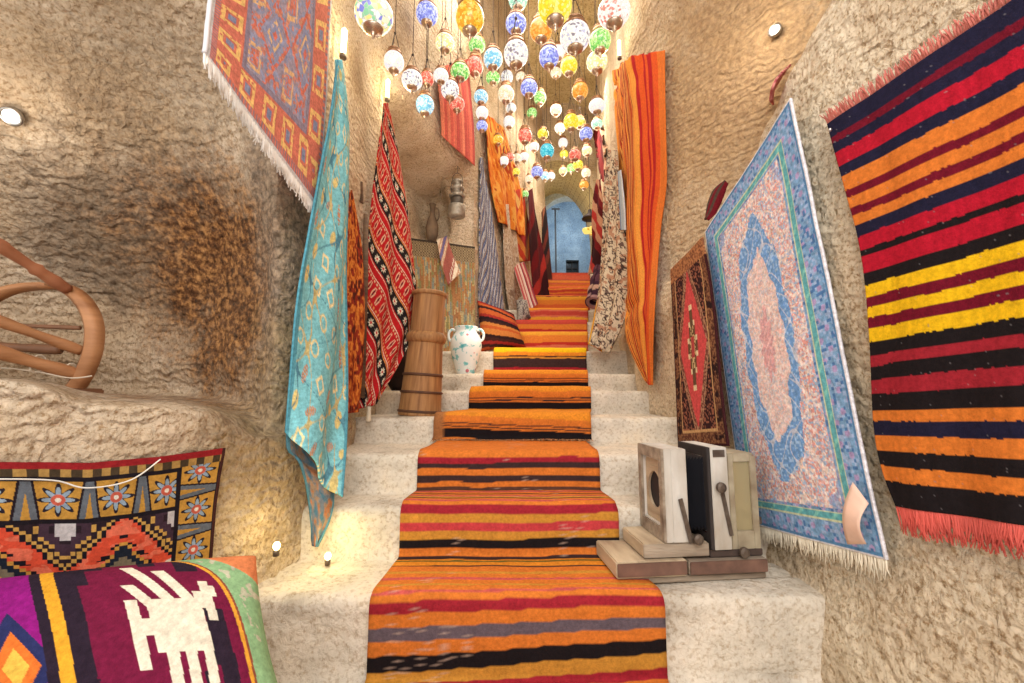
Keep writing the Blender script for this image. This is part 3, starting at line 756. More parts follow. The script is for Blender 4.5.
# right: striped kilim nearest the lens
kr, G, N = cloth('striped_kilim', [(839, 125), (858, 190), (872, 260), (880, 340), (884, 420), (893, 465), (907, 505)],
                 [(1085, -35), (1090, 60), (1090, 200), (1088, 320), (1085, 420), (1082, 480), (1080, 528)],
                 pat_kilim_right, 'R', .03, 150, 330, (2, .012), mat=WOOL)
tag(kr, 'black, red, orange and yellow striped kilim on the near right wall', 'rug')
_o = add_fringe(kr, G, N, 'top', .035, 260, .0022, FR_PINK, 2, ); _o = add_fringe(kr, G, N, 'bottom', .06, 260, .0026, FR_RED, 3)
bm = bmesh.new(); p = lay(851, 130, 'R', .06); bmesh.ops.create_uvsphere(bm, u_segments=10, v_segments=6, radius=.005, matrix=Matrix.Translation(p))
_fr('nail', bm, simple('nail head', (220, 220, 220), .3, 1), kr)
# blue carpet
bc, G, N = cloth('blue_carpet', [(706, 232, 1.80), (716, 300, 1.80), (729, 400, 1.79), (739, 470, 1.775), (748, 522, 1.76)], [(792, 98, 1.22), (809, 180, 1.21), (829, 280, 1.20), (857, 420, 1.18), (888, 560, 1.15)],
                 pat_blue_carpet, 'R', .035, 260, 420, (1, .006), mat=PILE, press=False)
tag(bc, 'pale blue and pink medallion carpet hanging above the old bellows camera', 'rug')
add_fringe(bc, G, N, 'bottom', .05, 150, .0028, FR_CREAM, 5)
# its paper tag
bm = bmesh.new(); q = [lay(u, v, 'R', .075) for u, v in ((877, 482), (893, 500), (892, 541), (873, 540))]
pts = [[q[0].lerp(q[1], s).lerp(q[3].lerp(q[2], s), t) for s in np.linspace(0, 1, 6)] for t in np.linspace(0, 1, 12)]
G_ = np.array([[list(a) for a in r] for r in pts]); G_[:, :, 0] -= .02 * np.sin(np.linspace(0, PI, 12))[:, None]
me = grid_mesh('paper_tag', G_); pt = link('paper_tag', me, simple('peach paper', (238, 200, 178), .8)); md = pt.modifiers.new('t', 'SOLIDIFY'); md.thickness = .0012
tag(pt, 'blank peach paper tag on the lower edge of the blue carpet', 'tag')
# small dark rug
sb, G, N = cloth('small_rug', [PX(671, 270, .81), PX(674, 330, .815), PX(677, 400, .82), PX(679, 446, .82)], [PX(703, 237, .81), PX(713, 300, .82), PX(721, 380, .82), PX(729, 446, .82)], pat_small_brown, 'R', .03, 110, 220, mat=PILE, press=False)
tag(sb, 'small brown rug with a red diamond beside the blue carpet', 'rug')
# orange striped long rug
orr, G, N = cloth('orange_striped_rug', [(617, 70), (622, 130), (629, 230), (630, 300), (633, 340), (655, 381)], [(670, 52), (671, 110), (672, 180), (665, 235), (661, 310), (659, 384)],
                  pat_orange, 'R', .04, 320, 260, (4, .02), mat=WOOL)
tag(orr, 'long orange and red pinstriped rug hanging to a point on the right wall', 'rug')
# left: pink carpet, top left
pc, G, N = cloth('faded_red_carpet', [PX(216, -70, -.76), PX(213, -30, -.765), PX(209, 10, -.77), PX(204, 54, -.77)], [PX(336, -70, -.76), PX(331, 0, -.76), PX(326, 100, -.765), PX(317, 210, -.77)], pat_pink_carpet, 'L', .05, 300, 400, mat=PILE, press=False)
tag(pc, 'faded red and lilac carpet with white fringe hanging high on the left wall', 'rug')
add_fringe(pc, G, N, 'bottom', .05, 190, .0042, simple('white fringe', (238, 230, 222), .95), 7)
_cord = bmesh.new(); tube(_cord, [tuple(a) for a in G[::6, 0]], .006, 6); _fr('edge_binding', _cord, simple('grey binding', (214, 210, 214), .9), pc)
# turquoise rug
tq, G, N = cloth('turquoise_rug', [PX(334, 60, -.76), PX(323, 130, -.76), PX(309, 220, -.76), PX(298, 290, -.765), PX(291, 360, -.775), (285, 432, 1.5)], [PX(338, 60, -.76), PX(346, 120, -.75), PX(348, 190, -.74), PX(345, 290, -.74), PX(342, 390, -.73), (333, 500, 1.64)], pat_turquoise, 'L', .07, 150, 300, (1.3, .045), mat=PILE, press=False)
tag(tq, 'turquoise rug with yellow motifs gathered to a point on the left wall', 'rug')
un, G2, N2 = cloth('folded_hem', [(286, 426, 1.52), (286, 450, 1.53), (300, 466, 1.56), (308, 500, 1.6), (312, 545, 1.61)], [(322, 470, 1.66), (331, 480, 1.67), (334, 500, 1.66), (330, 520, 1.65), (316, 546, 1.62)], pat_under, 'L', .05, 60, 90, (1.2, .02), press=False)
un.parent = tq; un['label'] = 'grey and rust folded underside'
# rust rug behind turquoise
rb, _, _ = cloth('rust_rug', [(345, 195, 2.08), (344, 260, 2.06), (343, 330, 2.02), (344, 414, 1.97)], [(351, 190, 2.14), (361, 250, 2.16), (364, 330, 2.16), (358, 412, 2.1)], pat_blotch([(120, 44, 26), (180, 84, 36), (222, 132, 56), (150, 52, 34), (84, 40, 30)], 2.5, 9, 3), 'L', .05, 50, 150, (2, .012), press=False)
tag(rb, 'rust coloured rug hanging between the turquoise and the red rug', 'rug')
# red kilim
rk, G, N = cloth('red_patterned_kilim', [(383, 104, 2.46), (375, 160, 2.42), (367, 240, 2.36), (360, 320, 2.28), (357, 409, 2.24)], [(386, 104, 2.48), (399, 165, 2.58), (411, 240, 2.66), (414, 325, 2.62), (373, 404, 2.34)],
                 pat_red_kilim, 'L', .05, 170, 320, (2.2, .035), press=False)
tag(rk, 'bright red kilim with black and white diagonal bands hung from one corner', 'rug')
for pz in ((P(358, 300, 2.24)), P(369, 411, 2.3)):
    bm = bmesh.new(); lathe(bm, [(.004, .03), (.012, .02), (.01, .005), (.014, -.05), (.006, -.055)], 10, pz)
    _fr('tassel', bm, FR_CREAM, rk)
# small red carpet over the alcove
so, G, N = cloth('small_red_carpet', [(431, 70), (433, 90), (435, 112), (437, 133)], [(463, 60), (466, 95), (469, 130), (471, 166)], pat_stripes_v([(206, 74, 54), (220, 100, 70), (190, 60, 50), (226, 120, 84), (200, 84, 60)], 12, 3), 'L', .05, 60, 90, mat=PILE)
tag(so, 'small coral red rug hanging above the alcove with the metal lantern', 'rug')
# alcove hangings
ik, G, N = cloth('ikat_hanging', [(409, 238, 4.0), (410, 280, 4.0), (411, 320, 4.0), (412, 352, 4.0)], [(475, 247, 4.06), (475, 290, 4.06), (475, 320, 4.06), (475, 352, 4.06)], pat_ikat, 'L', .05, 130, 130, (3, .012), press=False)
tag(ik, 'multicoloured ikat hanging with a checked upper band at the back of the alcove', 'rug')
sc_, G, N = cloth('patterned_scarf', [(437, 240, 3.9), (441, 262, 3.88), (448, 285, 3.86)], [(447, 236, 3.9), (453, 255, 3.88), (461, 273, 3.86)], pat_diag([(196, 150, 120), (110, 100, 140), (224, 206, 180), (160, 90, 80)], 6, 3, 2, (230, 220, 200)), 'L', .05, 40, 60, (1, .01), press=False)
tag(sc_, 'small pointed scarf hanging in front of the ikat cloth', 'scarf')
bw, G, N = cloth('blue_white_rug', [(476, 158, 4.22), (476, 220, 4.22), (476, 280, 4.22), (477, 335, 4.22)], [(480, 158, 4.3), (490, 205, 4.4), (498, 260, 4.45), (506, 330, 4.5)], pat_bluewhite, 'L', .05, 90, 190, (2, .02), press=True)
tag(bw, 'navy and white banded rug hanging just past the alcove', 'rug')
os_, G, N = cloth('orange_silk_throw', [(479, 112), (482, 150), (486, 185), (494, 222)], [(500, 130), (509, 160), (516, 195), (519, 238)], pat_blotch([(214, 96, 30), (240, 140, 50), (250, 180, 84), (196, 76, 30)], 5, 3, 4), 'L', .05, 60, 90, (2.5, .04))
tag(os_, 'crumpled orange silk throw hanging high behind the blue banded rug', 'throw')
cr, G, N = cloth('cream_fringed_rug', [(497, 205), (499, 250), (502, 290), (508, 325)], [(508, 205), (513, 245), (519, 290), (524, 325)], pat_blotch([(232, 214, 190), (206, 180, 152), (240, 228, 208), (176, 150, 128)], 6, 14, 6), 'L', .05, 50, 110, (2, .03))
tag(cr, 'cream and beige rug hanging behind the folded striped kilim', 'rug')
lf, G, N = cloth('red_leaf_rug', [(509, 192), (510, 215), (513, 240), (515, 262)], [(519, 188), (523, 210), (527, 238), (530, 262)], pat_zig([(206, 70, 44), (232, 150, 70), (186, 50, 40), (240, 190, 110)], 1, 6, 1.8, 4), 'L', .05, 50, 80, (1.5, .02))
tag(lf, 'red and orange leaf patterned rug above the pink striped one', 'rug')
ps, G, N = cloth('pink_striped_rug', [(513, 266, 5.3), (518, 282, 5.2), (523, 298, 5.1), (527, 312, 5.0)], [(524, 262, 5.5), (529, 276, 5.4), (533, 290, 5.3), (538, 304, 5.2)], pat_stripes_v([(196, 90, 90), (226, 190, 176), (150, 60, 76), (236, 214, 200)], 11, 6, .1), 'L', .05, 60, 60, (0, 0), press=False)
tag(ps, 'pink and grey striped small rug leaning low by the left stair edge', 'rug')
dr, G, N = cloth('dark_red_hanging', [(527, 192, 5.9), (528, 230, 5.85), (531, 270, 5.8), (534, 300, 5.7)], [(532, 188, 6.3), (537, 225, 6.2), (543, 262, 6.1), (547, 298, 6.0)], pat_diag([(110, 26, 30), (170, 50, 44), (60, 24, 28), (200, 120, 90), (90, 30, 36)], 9, 2.2, 5), 'L', .05, 50, 110, (1.5, .05), press=False)
tag(dr, 'dark red banded textile hanging left of the top steps', 'rug')
dn, G, N = cloth('narrow_dark_hanging', [(541, 212, 6.7), (542, 250, 6.65), (546, 288, 6.5)], [(545, 206, 6.9), (549, 245, 6.85), (553, 288, 6.7)], pat_diag([(70, 40, 36), (110, 50, 44), (44, 32, 34), (140, 90, 70)], 9, 2, 8), 'L', .05, 30, 80, (1, .03), press=False)
tag(dn, 'narrow brown textile hanging beside the blue archway', 'rug')
# far right textiles
rs, G, N = cloth('red_striped_hanging', [(596, 132), (600, 155), (604, 178)], [(603, 122), (608, 150), (611, 185)], pat_stripes_v([(150, 40, 44), (206, 120, 90), (110, 30, 36), (226, 180, 150)], 7, 3, .3), 'R', .05, 40, 70, (1.5, .02))
tag(rs, 'red pinstriped cloth hanging high at the far right of the stairs', 'rug')
bd, G, N = cloth('twisted_red_textile', [(598, 180, 5.3), (593, 215, 5.2), (592, 250, 5.1), (588, 275, 5.0)], [(602, 180, 5.2), (605, 215, 5.0), (606, 250, 4.9), (607, 278, 4.8)], pat_diag([(120, 34, 36), (200, 150, 120), (90, 30, 34), (180, 60, 54), (60, 26, 30)], 10, -3, 7), 'R', .05, 50, 110, (1.2, .07), press=False)
tag(bd, 'dark red and cream twisted textile hanging right of the top steps', 'rug')
ro = empty('rolled_textile', P(595, 300, 5.2), 'purple rolled textile end resting on the right stair edge', 'rug')
bm = bmesh.new(); 
def roll(p0, p1, r, mat_pattern, name, parent, turns=3):
    p0, p1 = Vector(p0), Vector(p1); ax = (p1 - p0); L = ax.length; ax.normalize(); a = ax.orthogonal().normalized(); b = ax.cross(a)
    n, m = 40, 96; G = np.zeros((n, m, 3))
    for i in range(n):
        for j in range(m):
            th = 2 * PI * turns * j / (m - 1); rr = r * (1 - .55 * j / (m - 1)) * (1 + .08 * math.sin(i * .5 + j * .2)) * (1 - .12 * abs(i / (n - 1) - .5))
            G[i, j] = p0 + ax * L * i / (n - 1) + a * rr * math.cos(th) + b * rr * math.sin(th)
    S, T = np.meshgrid(np.linspace(0, 1, m), np.linspace(0, 1, n))
    me = grid_mesh(name, G[:, ::-1].copy()); set_dye(me, mat_pattern(S, T, 1, 1)); o = link(name, me, WOOL, None); o.parent = parent
    if parent: o.matrix_parent_inverse = Matrix.Translation(parent.location).inverted()
    md = o.modifiers.new('t', 'SOLIDIFY'); md.thickness = .012; return o
bpy.data.objects.remove(ro)
r1 = roll(P(602, 270, 4.9), P(594, 303, 4.6), .09, pat_diag([(96, 60, 74), (170, 130, 130), (70, 44, 60), (200, 160, 140)], 8, 1, 3), 'rolled_textile', None)
tag(r1, 'purple and cream rolled textile resting above the right stair edge', 'rug')
jq, G, N = cloth('cream_jacquard_rug', [(610, 150, 3.8), (606, 200, 3.75), (602, 260, 3.7), (595, 320, 3.6), (590, 346, 3.5)], [(619, 150, 3.4), (625, 210, 3.3), (629, 270, 3.25), (628, 315, 3.25), (612, 354, 3.3)], pat_jacquard, 'R', .05, 90, 220, (2.2, .06), press=False)
tag(jq, 'cream and brown floral rug hanging between the red textile and the orange rug', 'rug')
oy, G, N = cloth('orange_edge_kilim', [(597, 300, 3.75), (592, 325, 3.68), (588, 344, 3.58)], [(606, 305, 3.72), (603, 330, 3.65), (602, 352, 3.56)], pat_stripes_v([(236, 130, 50), (120, 50, 40), (244, 180, 70), (190, 70, 50)], 8, 3, .2), 'R', .05, 40, 60, (1, .01), press=False)
tag(oy, 'orange striped kilim corner sticking out under the cream floral rug', 'rug')
bs_, G, N = cloth('light_blue_cloth', [PX(618, 172, .87), PX(619, 190, .87), PX(620, 210, .87), PX(621, 230, .87)], [PX(621, 170, .86), PX(623, 190, .86), PX(625, 210, .86), PX(626, 230, .86)], pat_stripes_v([(190, 206, 220), (120, 150, 190), (226, 230, 232)], 5, 2, .2), 'R', .03, 24, 90, press=False)
tag(bs_, 'narrow light blue cloth showing beside the orange rug', 'cloth')
pk, G, N = cloth('pink_cloth', [(776, 108), (772, 102), (778, 92), (784, 80)], [(783, 100), (783, 96), (788, 82), (793, 68)], pat_blotch([(206, 110, 110), (230, 150, 140), (180, 80, 90)], 3, 3, 2), 'R', .04, 20, 30, press=False)
tag(pk, 'scrap of pink cloth behind the top corner of the blue carpet', 'cloth')
hb, G, N = cloth('red_bag', [(706, 220, 1.98), (708, 204, 1.98), (714, 190, 1.98), (724, 182, 1.97)], [(709, 221, 1.96), (716, 213, 1.95), (723, 198, 1.95), (728, 184, 1.95)], pat_stripes_v([(120, 30, 40), (170, 44, 50), (90, 70, 60), (180, 60, 60)], 5, 3, .2), 'R', .04, 30, 40, (0, 0), press=False, bow=.015)
tag(hb, 'small dark red woven pouch above the small brown rug', 'bag')
# bench kilim
bk, G, N = cloth('bench_kilim', [(-40, 458), (-38, 520), (-36, 600)], [(220, 447), (214, 500), (207, 572)], pat_bench_kilim, 'L', .02, 420, 240, mat=WOOL, tree_off=.014,
                 mids=[(.42, [(92, 462), (90, 520), (88, 596)]), (.72, [(160, 455), (158, 515), (154, 585)])])
tag(bk, 'dark kilim with red stepped diamonds hung behind the bench cushion', 'rug')
bm = bmesh.new(); tube(bm, [tuple(p) for p in smooth_path([lay(u, v, 'L', .035) for u, v in ((-30, 478), (2, 477), (50, 479), (92, 485), (130, 478), (158, 456))], 8)], .0018, 5)
tag(bmobj('white_cord', bm, simple('white string', (232, 228, 220))), 'thin white string looping across the bench kilim', 'string')

# ------------------------------------------------------------------ stair runners
def runner(name, y0, n0, n1, y1, colour, off, width, skew=lambda L: 0, cshift=0, step=.006, wf=None, ns=40):
    pth, q = resample(stair_path(y0, n0, n1, y1, off=off), step)
    S = np.linspace(0, 1, ns); G = np.zeros((len(pth), ns, 3))
    for i, (y, z) in enumerate(pth):
        w = width(y) if callable(width) else width
        cx = centre(y) + cshift + .010 * math.sin(y * 5)
        G[i, :, 0] = cx + (S - .5) * w; G[i, :, 1] = y; G[i, :, 2] = z
    SS, QQ = np.meshgrid(S, q)
    G[..., 2] += (fbm(SS * 5, QQ * 6, 4) - .5) * .008 + .002
    G[..., 1] -= (fbm(SS * 5 + 9, QQ * 6, 4) - .3) * .008
    rgb = colour(SS, QQ, pth)
    me = grid_mesh(name, G); set_dye(me, rgb); o = link(name, me, WOOL)
    md = o.modifiers.new('t', 'SOLIDIFY'); md.thickness = .007; md.offset = 1
    return o, G, q
O, B_, R_ = 'orange', 'black', 'crimson'
def seqA():
    s = [(.013, O), (.022, R_), (.023, 'dark'), (.029, O), (.026, 'dark'), (.023, O), (.026, 'brown'), (.01, O)]
    s += [(.02, 'pink'), (.024, O), (.012, 'brown'), (.022, O), (.014, 'pink'), (.022, 'ochre'), (.01, 'brown'), (.02, O), (.014, 'pink'), (.02, O)]
    s += [(.030, 'crimson'), (.029, 'ochre'), (.032, 'pinkred'), (.027, 'ochre'), (.034, 'black'), (.033, O), (.028, 'dark'), (.012, 'brightorange')]
    s += [(.012, 'olive'), (.035, 'brightorange'), (.01, 'brown'), (.04, O), (.02, 'ochre'), (.03, O), (.016, 'pink'), (.03, O), (.01, 'ochre'), (.02, O), (.008, 'pink'), (.018, O)]
    s += [(.028, 'crimson'), (.036, O), (.036, 'slate'), (.038, O), (.045, 'black'), (.04, 'ochre'), (.035, 'crimson'), (.035, O), (.04, 'maroon'), (.04, 'ochre'), (.05, 'dark'), (.05, O), (.04, 'crimson'), (.3, O)]
    return s
def colA(S, Q, pth):
    # arc length measured from the nosing of step 3 down
    Lt = Q.max(); yy = pth[:, 0]; i3 = int(np.argmax(pth[:, 1] >= ZS[2] - .004))
    q3 = Q[i3, 0]; t = q3 - Q
    k = np.clip((t - .72) / .25, 0, 1)
    t = t + (S - .3) * (.004 + .055 * k) + (fbm(S * 3, Q * 3, 8) - .5) * .010
    A = stripes(np.clip(t, 0, 99), seqA())
    A = A * (.82 + .34 * fbm(S * 50, Q * 40, 5))[..., None]
    wear = (vn(S * 90, Q * 260, 3) * fbm(S * 4, Q * 3, 12)) > .60; A[wear] = A[wear] * .55 + lin((220, 190, 170)) * .45
    return np.clip(A, 0, 1)
ra, G, q = runner('stair_runner', .95, 0, 2, YS[3] - .04, colA, .012, lambda y: np.interp(y, [1.0, 1.39, 1.69, 1.96, 2.4], [.87, .885, .81, .77, .77]), cshift=0.006)
tag(ra, 'multicoloured striped runner on the three lowest steps', 'runner')
for v in ():
    pass
def colB(S, Q, pth):
    A = np.zeros(S.shape + (3,)); yy = pth[:, 0]; zz = pth[:, 1]
    seq = [(.20, 'brightorange'), (.24, 'orange'), (.045, 'dark'), (.065, 'orange'), (.045, 'dark'), (.06, 'orange'), (.40, 'black'), (9, 'orange')]
    seq7 = [(.18, 'yellow'), (.14, 'brightorange'), (.05, 'dark'), (.06, 'ochre'), (.35, 'dark'), (.2, 'crimson'), (9, 'orange')]
    for i in range(len(pth)):
        y, z = yy[i], zz[i]; n = next((k for k in range(14) if y < YS[k] + .028), 13)
        hgt = ZS[n] - ZS[n - 1]; t = (ZS[n] + .024 - z) / hgt
        if t < .97 or n == 3:
            tt = np.full(S.shape[1], max(t, 0)) * 1.0
            if n == 3: tt = tt + .22 * (.45 - S[0])
            A[i] = stripes(tt + (fbm(S[0] * 4, S[0] * 0 + n, 2) - .5) * .06, seq7 if n == 6 else seq)
        else: A[i] = K['brightorange']
    m = (S < .06) & (Q < .2); A[m] = lin((176, 116, 70))
    return A * (.84 + .3 * fbm(S * 50, Q * 40, 6))[..., None]
def wB(y): return np.interp(y, [2.36, 2.78, 3.2, 3.62, 4.1], [.84, .77, .77, .78, .78])
# it starts just in front of step 4's riser, over the end of the lower runner
rbn, G, q = runner('orange_stair_runner', YS[3] - .05, 3, 6, YS[7] - .03, colB, .024, wB, cshift=-.0)
tag(rbn, 'orange runner with black bands on the middle steps', 'runner')
fe = fringe_mesh(G[0], G[0] - G[3], np.tile(np.array([0, 0, 1.]), (G.shape[1], 1)), .035, 130, .0028, 4); _fr('fringe', fe, simple('tan fringe', (206, 150, 100), .95), rbn)
def colC(S, Q, pth):
    pal = [(236, 150, 50), (196, 60, 50), (226, 110, 60), (90, 50, 44), (240, 170, 60), (206, 80, 66), (220, 120, 90), (150, 50, 50), (236, 140, 60)]
    cc = np.array([lin(c) for c in pal]); rnd = np.random.RandomState(5); e = np.cumsum(rnd.uniform(.018, .07, 400)); ci = rnd.randint(0, 9, 401)
    t = Q + (fbm(S * 3, Q * 2, 4) - .5) * .03
    A = cc[ci[np.searchsorted(e, t.reshape(-1))]].reshape(S.shape + (3,))
    # redder towards the top
    far = np.clip((Q - 2.2) / 2, 0, .45)[..., None]; return A * (1 - far) + lin((212, 92, 66)) * far
rc, G, q = runner('red_stair_runner', YS[7] - .05, 7, 13, 9.4, colC, .020, lambda y: np.interp(y, [4.0, 7.5], [.78, .83]), step=.008, cshift=.0)
tag(rc, 'red and orange striped runner climbing the topmost steps', 'runner')

# folded kilim lying on the left of the steps, in front of the hanging rugs
def folded_stack(name, cen, size, rz, pat, label, cat, layers=4):
    """one folded kilim: layered bulging folds as one sheet"""
    w, d, h = size; n, m = 90, 70; G = np.zeros((n, m, 3))
    for i in range(n):
        t = i / (n - 1) * layers; k = int(min(t, layers - 1e-6)); f = t - k
        z = h * (k + .5 + .42 * -math.cos(PI * f) * 0) / layers
        yy = (f if k % 2 == 0 else 1 - f)
        bulge = math.sin(PI * yy)
        # rounded turn at each end of a fold
        edge = max(0, (abs(f - .5) - .42) / .08); dzf = (h / layers) * .5 * (edge ** 2) * (1 if f > .5 else -1)
        for j in range(m):
            s = j / (m - 1) - .5
            G[i, j] = (s * w * (1 + .03 * math.sin(k * 2.3)), (yy - .5) * d * (1 - .1 * k / layers), z + dzf + .012 * math.sin(s * 9 + k) + .03 * (1 - (2 * s) ** 2) * k / layers)
    M = Matrix.Rotation(rz, 3, 'Z')
    Mn = np.array(M); G = G @ Mn.T + np.array(cen)
    S, T = np.meshgrid(np.linspace(0, 1, m), np.linspace(0, 1, n))
    me = grid_mesh(name, G); set_dye(me, pat(S, T, w, d)); o = link(name, me, WOOL); md = o.modifiers.new('t', 'SOLIDIFY'); md.thickness = .03
    return tag(o, label, cat)
def pat_fold(S, T, W, L):
    seq = [(.5, 'black'), (.4, 'orange'), (.3, 'dark'), (.6, 'rust'), (.2, 'gold'), (.4, 'black'), (.7, 'crimson'), (.3, 'ochre'), (.4, 'dark'), (.5, 'orange'), (.4, 'rust'), (.4, 'black'), (.3, 'gold'), (.5, 'dark')]
    q = (T * 22 + S * .8) % sum(a for a, _ in seq); A = stripes(q, seq)
    m = (np.abs(((S * 9) % 1) - .5) + np.abs(((T * 26) % 1) - .5) < .16); A[m] = lin((226, 176, 120)); return A
# draped over the wall-side end of two steps: a bulging cushion-like bag
def bulge_bag(name, corners, depth, pat, label, cat, ns=70, nt_=60, mat=None, pw=.42):
    """stuffed textile: front and back shells between four 3-D corners (TL,TR,BR,BL)"""
    TLc, TRc, BRc, BLc = [np.array(c) for c in corners]
    nrm = np.cross(TRc - TLc, BLc - TLc); nrm /= np.linalg.norm(nrm)
    if np.dot(nrm, np.array(CAM) - TLc) < 0: nrm = -nrm
    S, T = np.meshgrid(np.linspace(0, 1, ns), np.linspace(0, 1, nt_)); s, t = S[..., None], T[..., None]
    base = (TLc * (1 - s) + TRc * s) * (1 - t) + (BLc * (1 - s) + BRc * s) * t
    prof = (np.clip(4 * S * (1 - S), 0, 1) ** pw) * (np.clip(4 * T * (1 - T), 0, 1) ** pw)
    # sides draw in between the corners
    cx = (TLc + TRc + BRc + BLc) / 4; pull = .06 * (4 * S * (1 - S) * (2 * T - 1) ** 4 + 4 * T * (1 - T) * (2 * S - 1) ** 4)
    base = base + (cx - base) * pull[..., None]
    wr = (fbm(S * 5, T * 5, 7) - .5) * .1
    Fm = base + nrm * (depth * prof * (1 + wr))[..., None]; Bm = base - nrm * (depth * .55 * prof)[..., None]
    n, m = S.shape; vs = np.concatenate([Fm.reshape(-1, 3), Bm.reshape(-1, 3)])
    idx = np.arange(n * m).reshape(n, m); q1 = np.stack([idx[:-1, :-1], idx[:-1, 1:], idx[1:, 1:], idx[1:, :-1]], -1).reshape(-1, 4); q2 = q1[:, ::-1] + n * m
    me = bpy.data.meshes.new(name); me.from_pydata(vs.tolist(), [], np.concatenate([q1, q2]).tolist())
    rgb = pat(S, T, 1, 1); rgb = np.concatenate([rgb.reshape(-1, 3), rgb.reshape(-1, 3)]); 
    ca = me.color_attributes.new('dye', 'FLOAT_COLOR', 'POINT'); a = np.ones((len(vs), 4), np.float32); a[:, :3] = rgb; ca.data.foreach_set('color', a.reshape(-1))
    bm = bmesh.new(); bm.from_mesh(me); bmesh.ops.remove_doubles(bm, verts=bm.verts[:], dist=1e-4); bmesh.ops.recalc_face_normals(bm, faces=bm.faces[:]); bm.to_mesh(me); bm.free()
    o = link(name, me, mat or WOOL)
    if label: tag(o, label, cat)
    return o
bulge_bag('kilim_bag', [P(477, 300, 3.98), P(514, 314, 3.98), P(526, 347, 3.92), P(480, 352, 3.86)], .12, pat_diag([(50, 32, 34), (196, 96, 50), (70, 40, 36), (206, 130, 66), (160, 50, 44), (60, 36, 36), (44, 30, 34), (190, 84, 46)], 17, -2.6, 3), 'stuffed striped kilim bag sitting right of the white vase', 'bag')
bulge_bag('grey_bundle', [P(516, 300, 5.0), P(527, 300, 5.0), P(531, 318, 4.95), P(517, 328, 4.9)], .1, pat_blotch([(150, 140, 136), (190, 182, 172), (110, 100, 100)], 4, 4, 3), 'grey cloth bundle between the striped bag and the pink rug', 'bundle')

# bench cushion
def pat_cushion(S, T, W, L):
    bend = .035 * np.sin(PI * T); x = (S - bend); n1 = fbm(S * 60, T * 26, 3)
    A = solid(S, lin((120, 28, 62)))
    bl = lin((46, 34, 48))
    ix = np.floor(x * 34); iy = np.floor(T * 9)
    stp = _h(ix, iy * 0 + 3, 8)
    # dark stepped blocks on the maroon field
    for (a, b, c, d) in ((.47, .56, -.1, .30), (.50, .535, .3, .52), (.56, .60, .05, .20), (.60, .64, -.1, .09), (.545, .58, .62, .9), (.47, .50, .55, .8), (.80, .85, .02, .14), (.83, .875, .35, .6), (.80, .83, .62, .95), (.72, .76, -.1, .08), (.84, .88, .55, 1.1)):
        A[(x > a) & (x < b) & (T > c) & (T < d)] = bl
    # white figure
    wh = lin((240, 228, 206)); cx, cy = .725, .40
    fx_ = lambda a: (a - .775) / 1.28 + .725
    X2 = (x - .768) / 1.22 + .725; T2 = (T - .385) / 1.22 + .385 - .045
    def R(a, b, c, d): A[(X2 > a) & (X2 < b) & (T2 > c) & (T2 < d)] = wh
    R(.675, .775, .27, .47); R(.638, .66, .27, .52); R(.648, .69, .35, .41); R(.782, .80, .19, .36); R(.765, .79, .24, .31); R(.80, .81, .21, .26)
    R(.69, .712, .45, .70); R(.724, .744, .45, .64); R(.757, .776, .40, .58)
    A[(np.abs((X2 - .695) - (T2 - .2) * .30) < .012) & (T2 > .09) & (T2 < .30)] = wh; A[(np.abs((X2 - .74) - (T2 - .22) * .26) < .012) & (T2 > .13) & (T2 < .30)] = wh
    A[(np.abs((X2 - .665) - (T2 - .24) * .34) < .012) & (T2 > .20) & (T2 < .30)] = wh
    # ends
    m = x < .48; A[m] = lin((150, 28, 128)); dd_ = np.abs(x - .42) * 3 + np.abs(T - .55)
    A[m & (dd_ < .24)] = lin((46, 50, 96)); A[m & (dd_ < .15)] = lin((232, 120, 50)); A[m & (dd_ < .08)] = lin((236, 190, 80))
    m = (x > .478) & (x < .502); A[m] = bl; m = (x >= .502) & (x < .532); A[m] = lin((236, 170, 50)); m = (x > .532) & (x < .575); A[m] = bl
    e = x + .15 * np.exp(-T / .10) - .01
    m = e > .895; A[m] = lin((236, 166, 60)); m = e > .908; A[m] = lin((150, 190, 140)); m = (e > .905) & (e < .911); A[m] = lin((150, 80, 60))
    m = (e > .93) & (fbm(S * 60, T * 30, 2) > .6) & (T < .5); A[m] = lin((200, 196, 170))
    m = (S > .86 + T * .9) & (e > .92); A[m] = lin((232, 140, 90))
    A = A * (.86 + .28 * n1)[..., None]
    return A
cu = bulge_bag('bench_cushion', [P(-190, 604, .95), P(256, 556, 1.10), P(316, 785, .86), P(-170, 860, .72)], .12, pat_cushion, 'maroon kilim cushion with a white figure and green end on the bench', 'cushion', 460, 240, WOOL, .36)

# ------------------------------------------------------------------ old bellows camera
WOODW = simple('chipped white paint', (214, 210, 202), .75, 0, (168, 156, 140), 9, .3, 60, (1, 1, .4))
WOODG = simple('weathered grey brown wood', (172, 156, 136), .85, 0, (110, 92, 76), 10, .5, 50, (.35, 2, 2))
WOODT = simple('weathered top boards', (200, 180, 150), .85, 0, (150, 128, 104), 8, .4, 50, (2, .4, 2))
DARK = simple('black bellows leather', (30, 30, 36), .5); METAL = simple('aged steel', (120, 108, 98), .5, .7, (86, 72, 62), 30)
z1 = ZS[0] + .004
cam_o = empty('bellows_camera', (.568, 1.60, z1), 'old wooden bellows camera with peeling white paint on the lowest step', 'camera', rz=math.radians(6))
cam_o.scale = (.90, .78, .93)
def cpart(name, fn, mat, parent=cam_o, bev=.003, lab=None):
    bm = bmesh.new(); fn(bm); o = local(name, bm, mat, parent)
    if lab: o['label'] = lab
    return o
cpart('base_board', lambda bm: box(bm, -.27, .30, -.14, .15, .0, .022, .003), WOODG)
cpart('base_board', lambda bm: (box(bm, -.275, -.012, -.155, .145, .024, .078, .004),), WOODT)
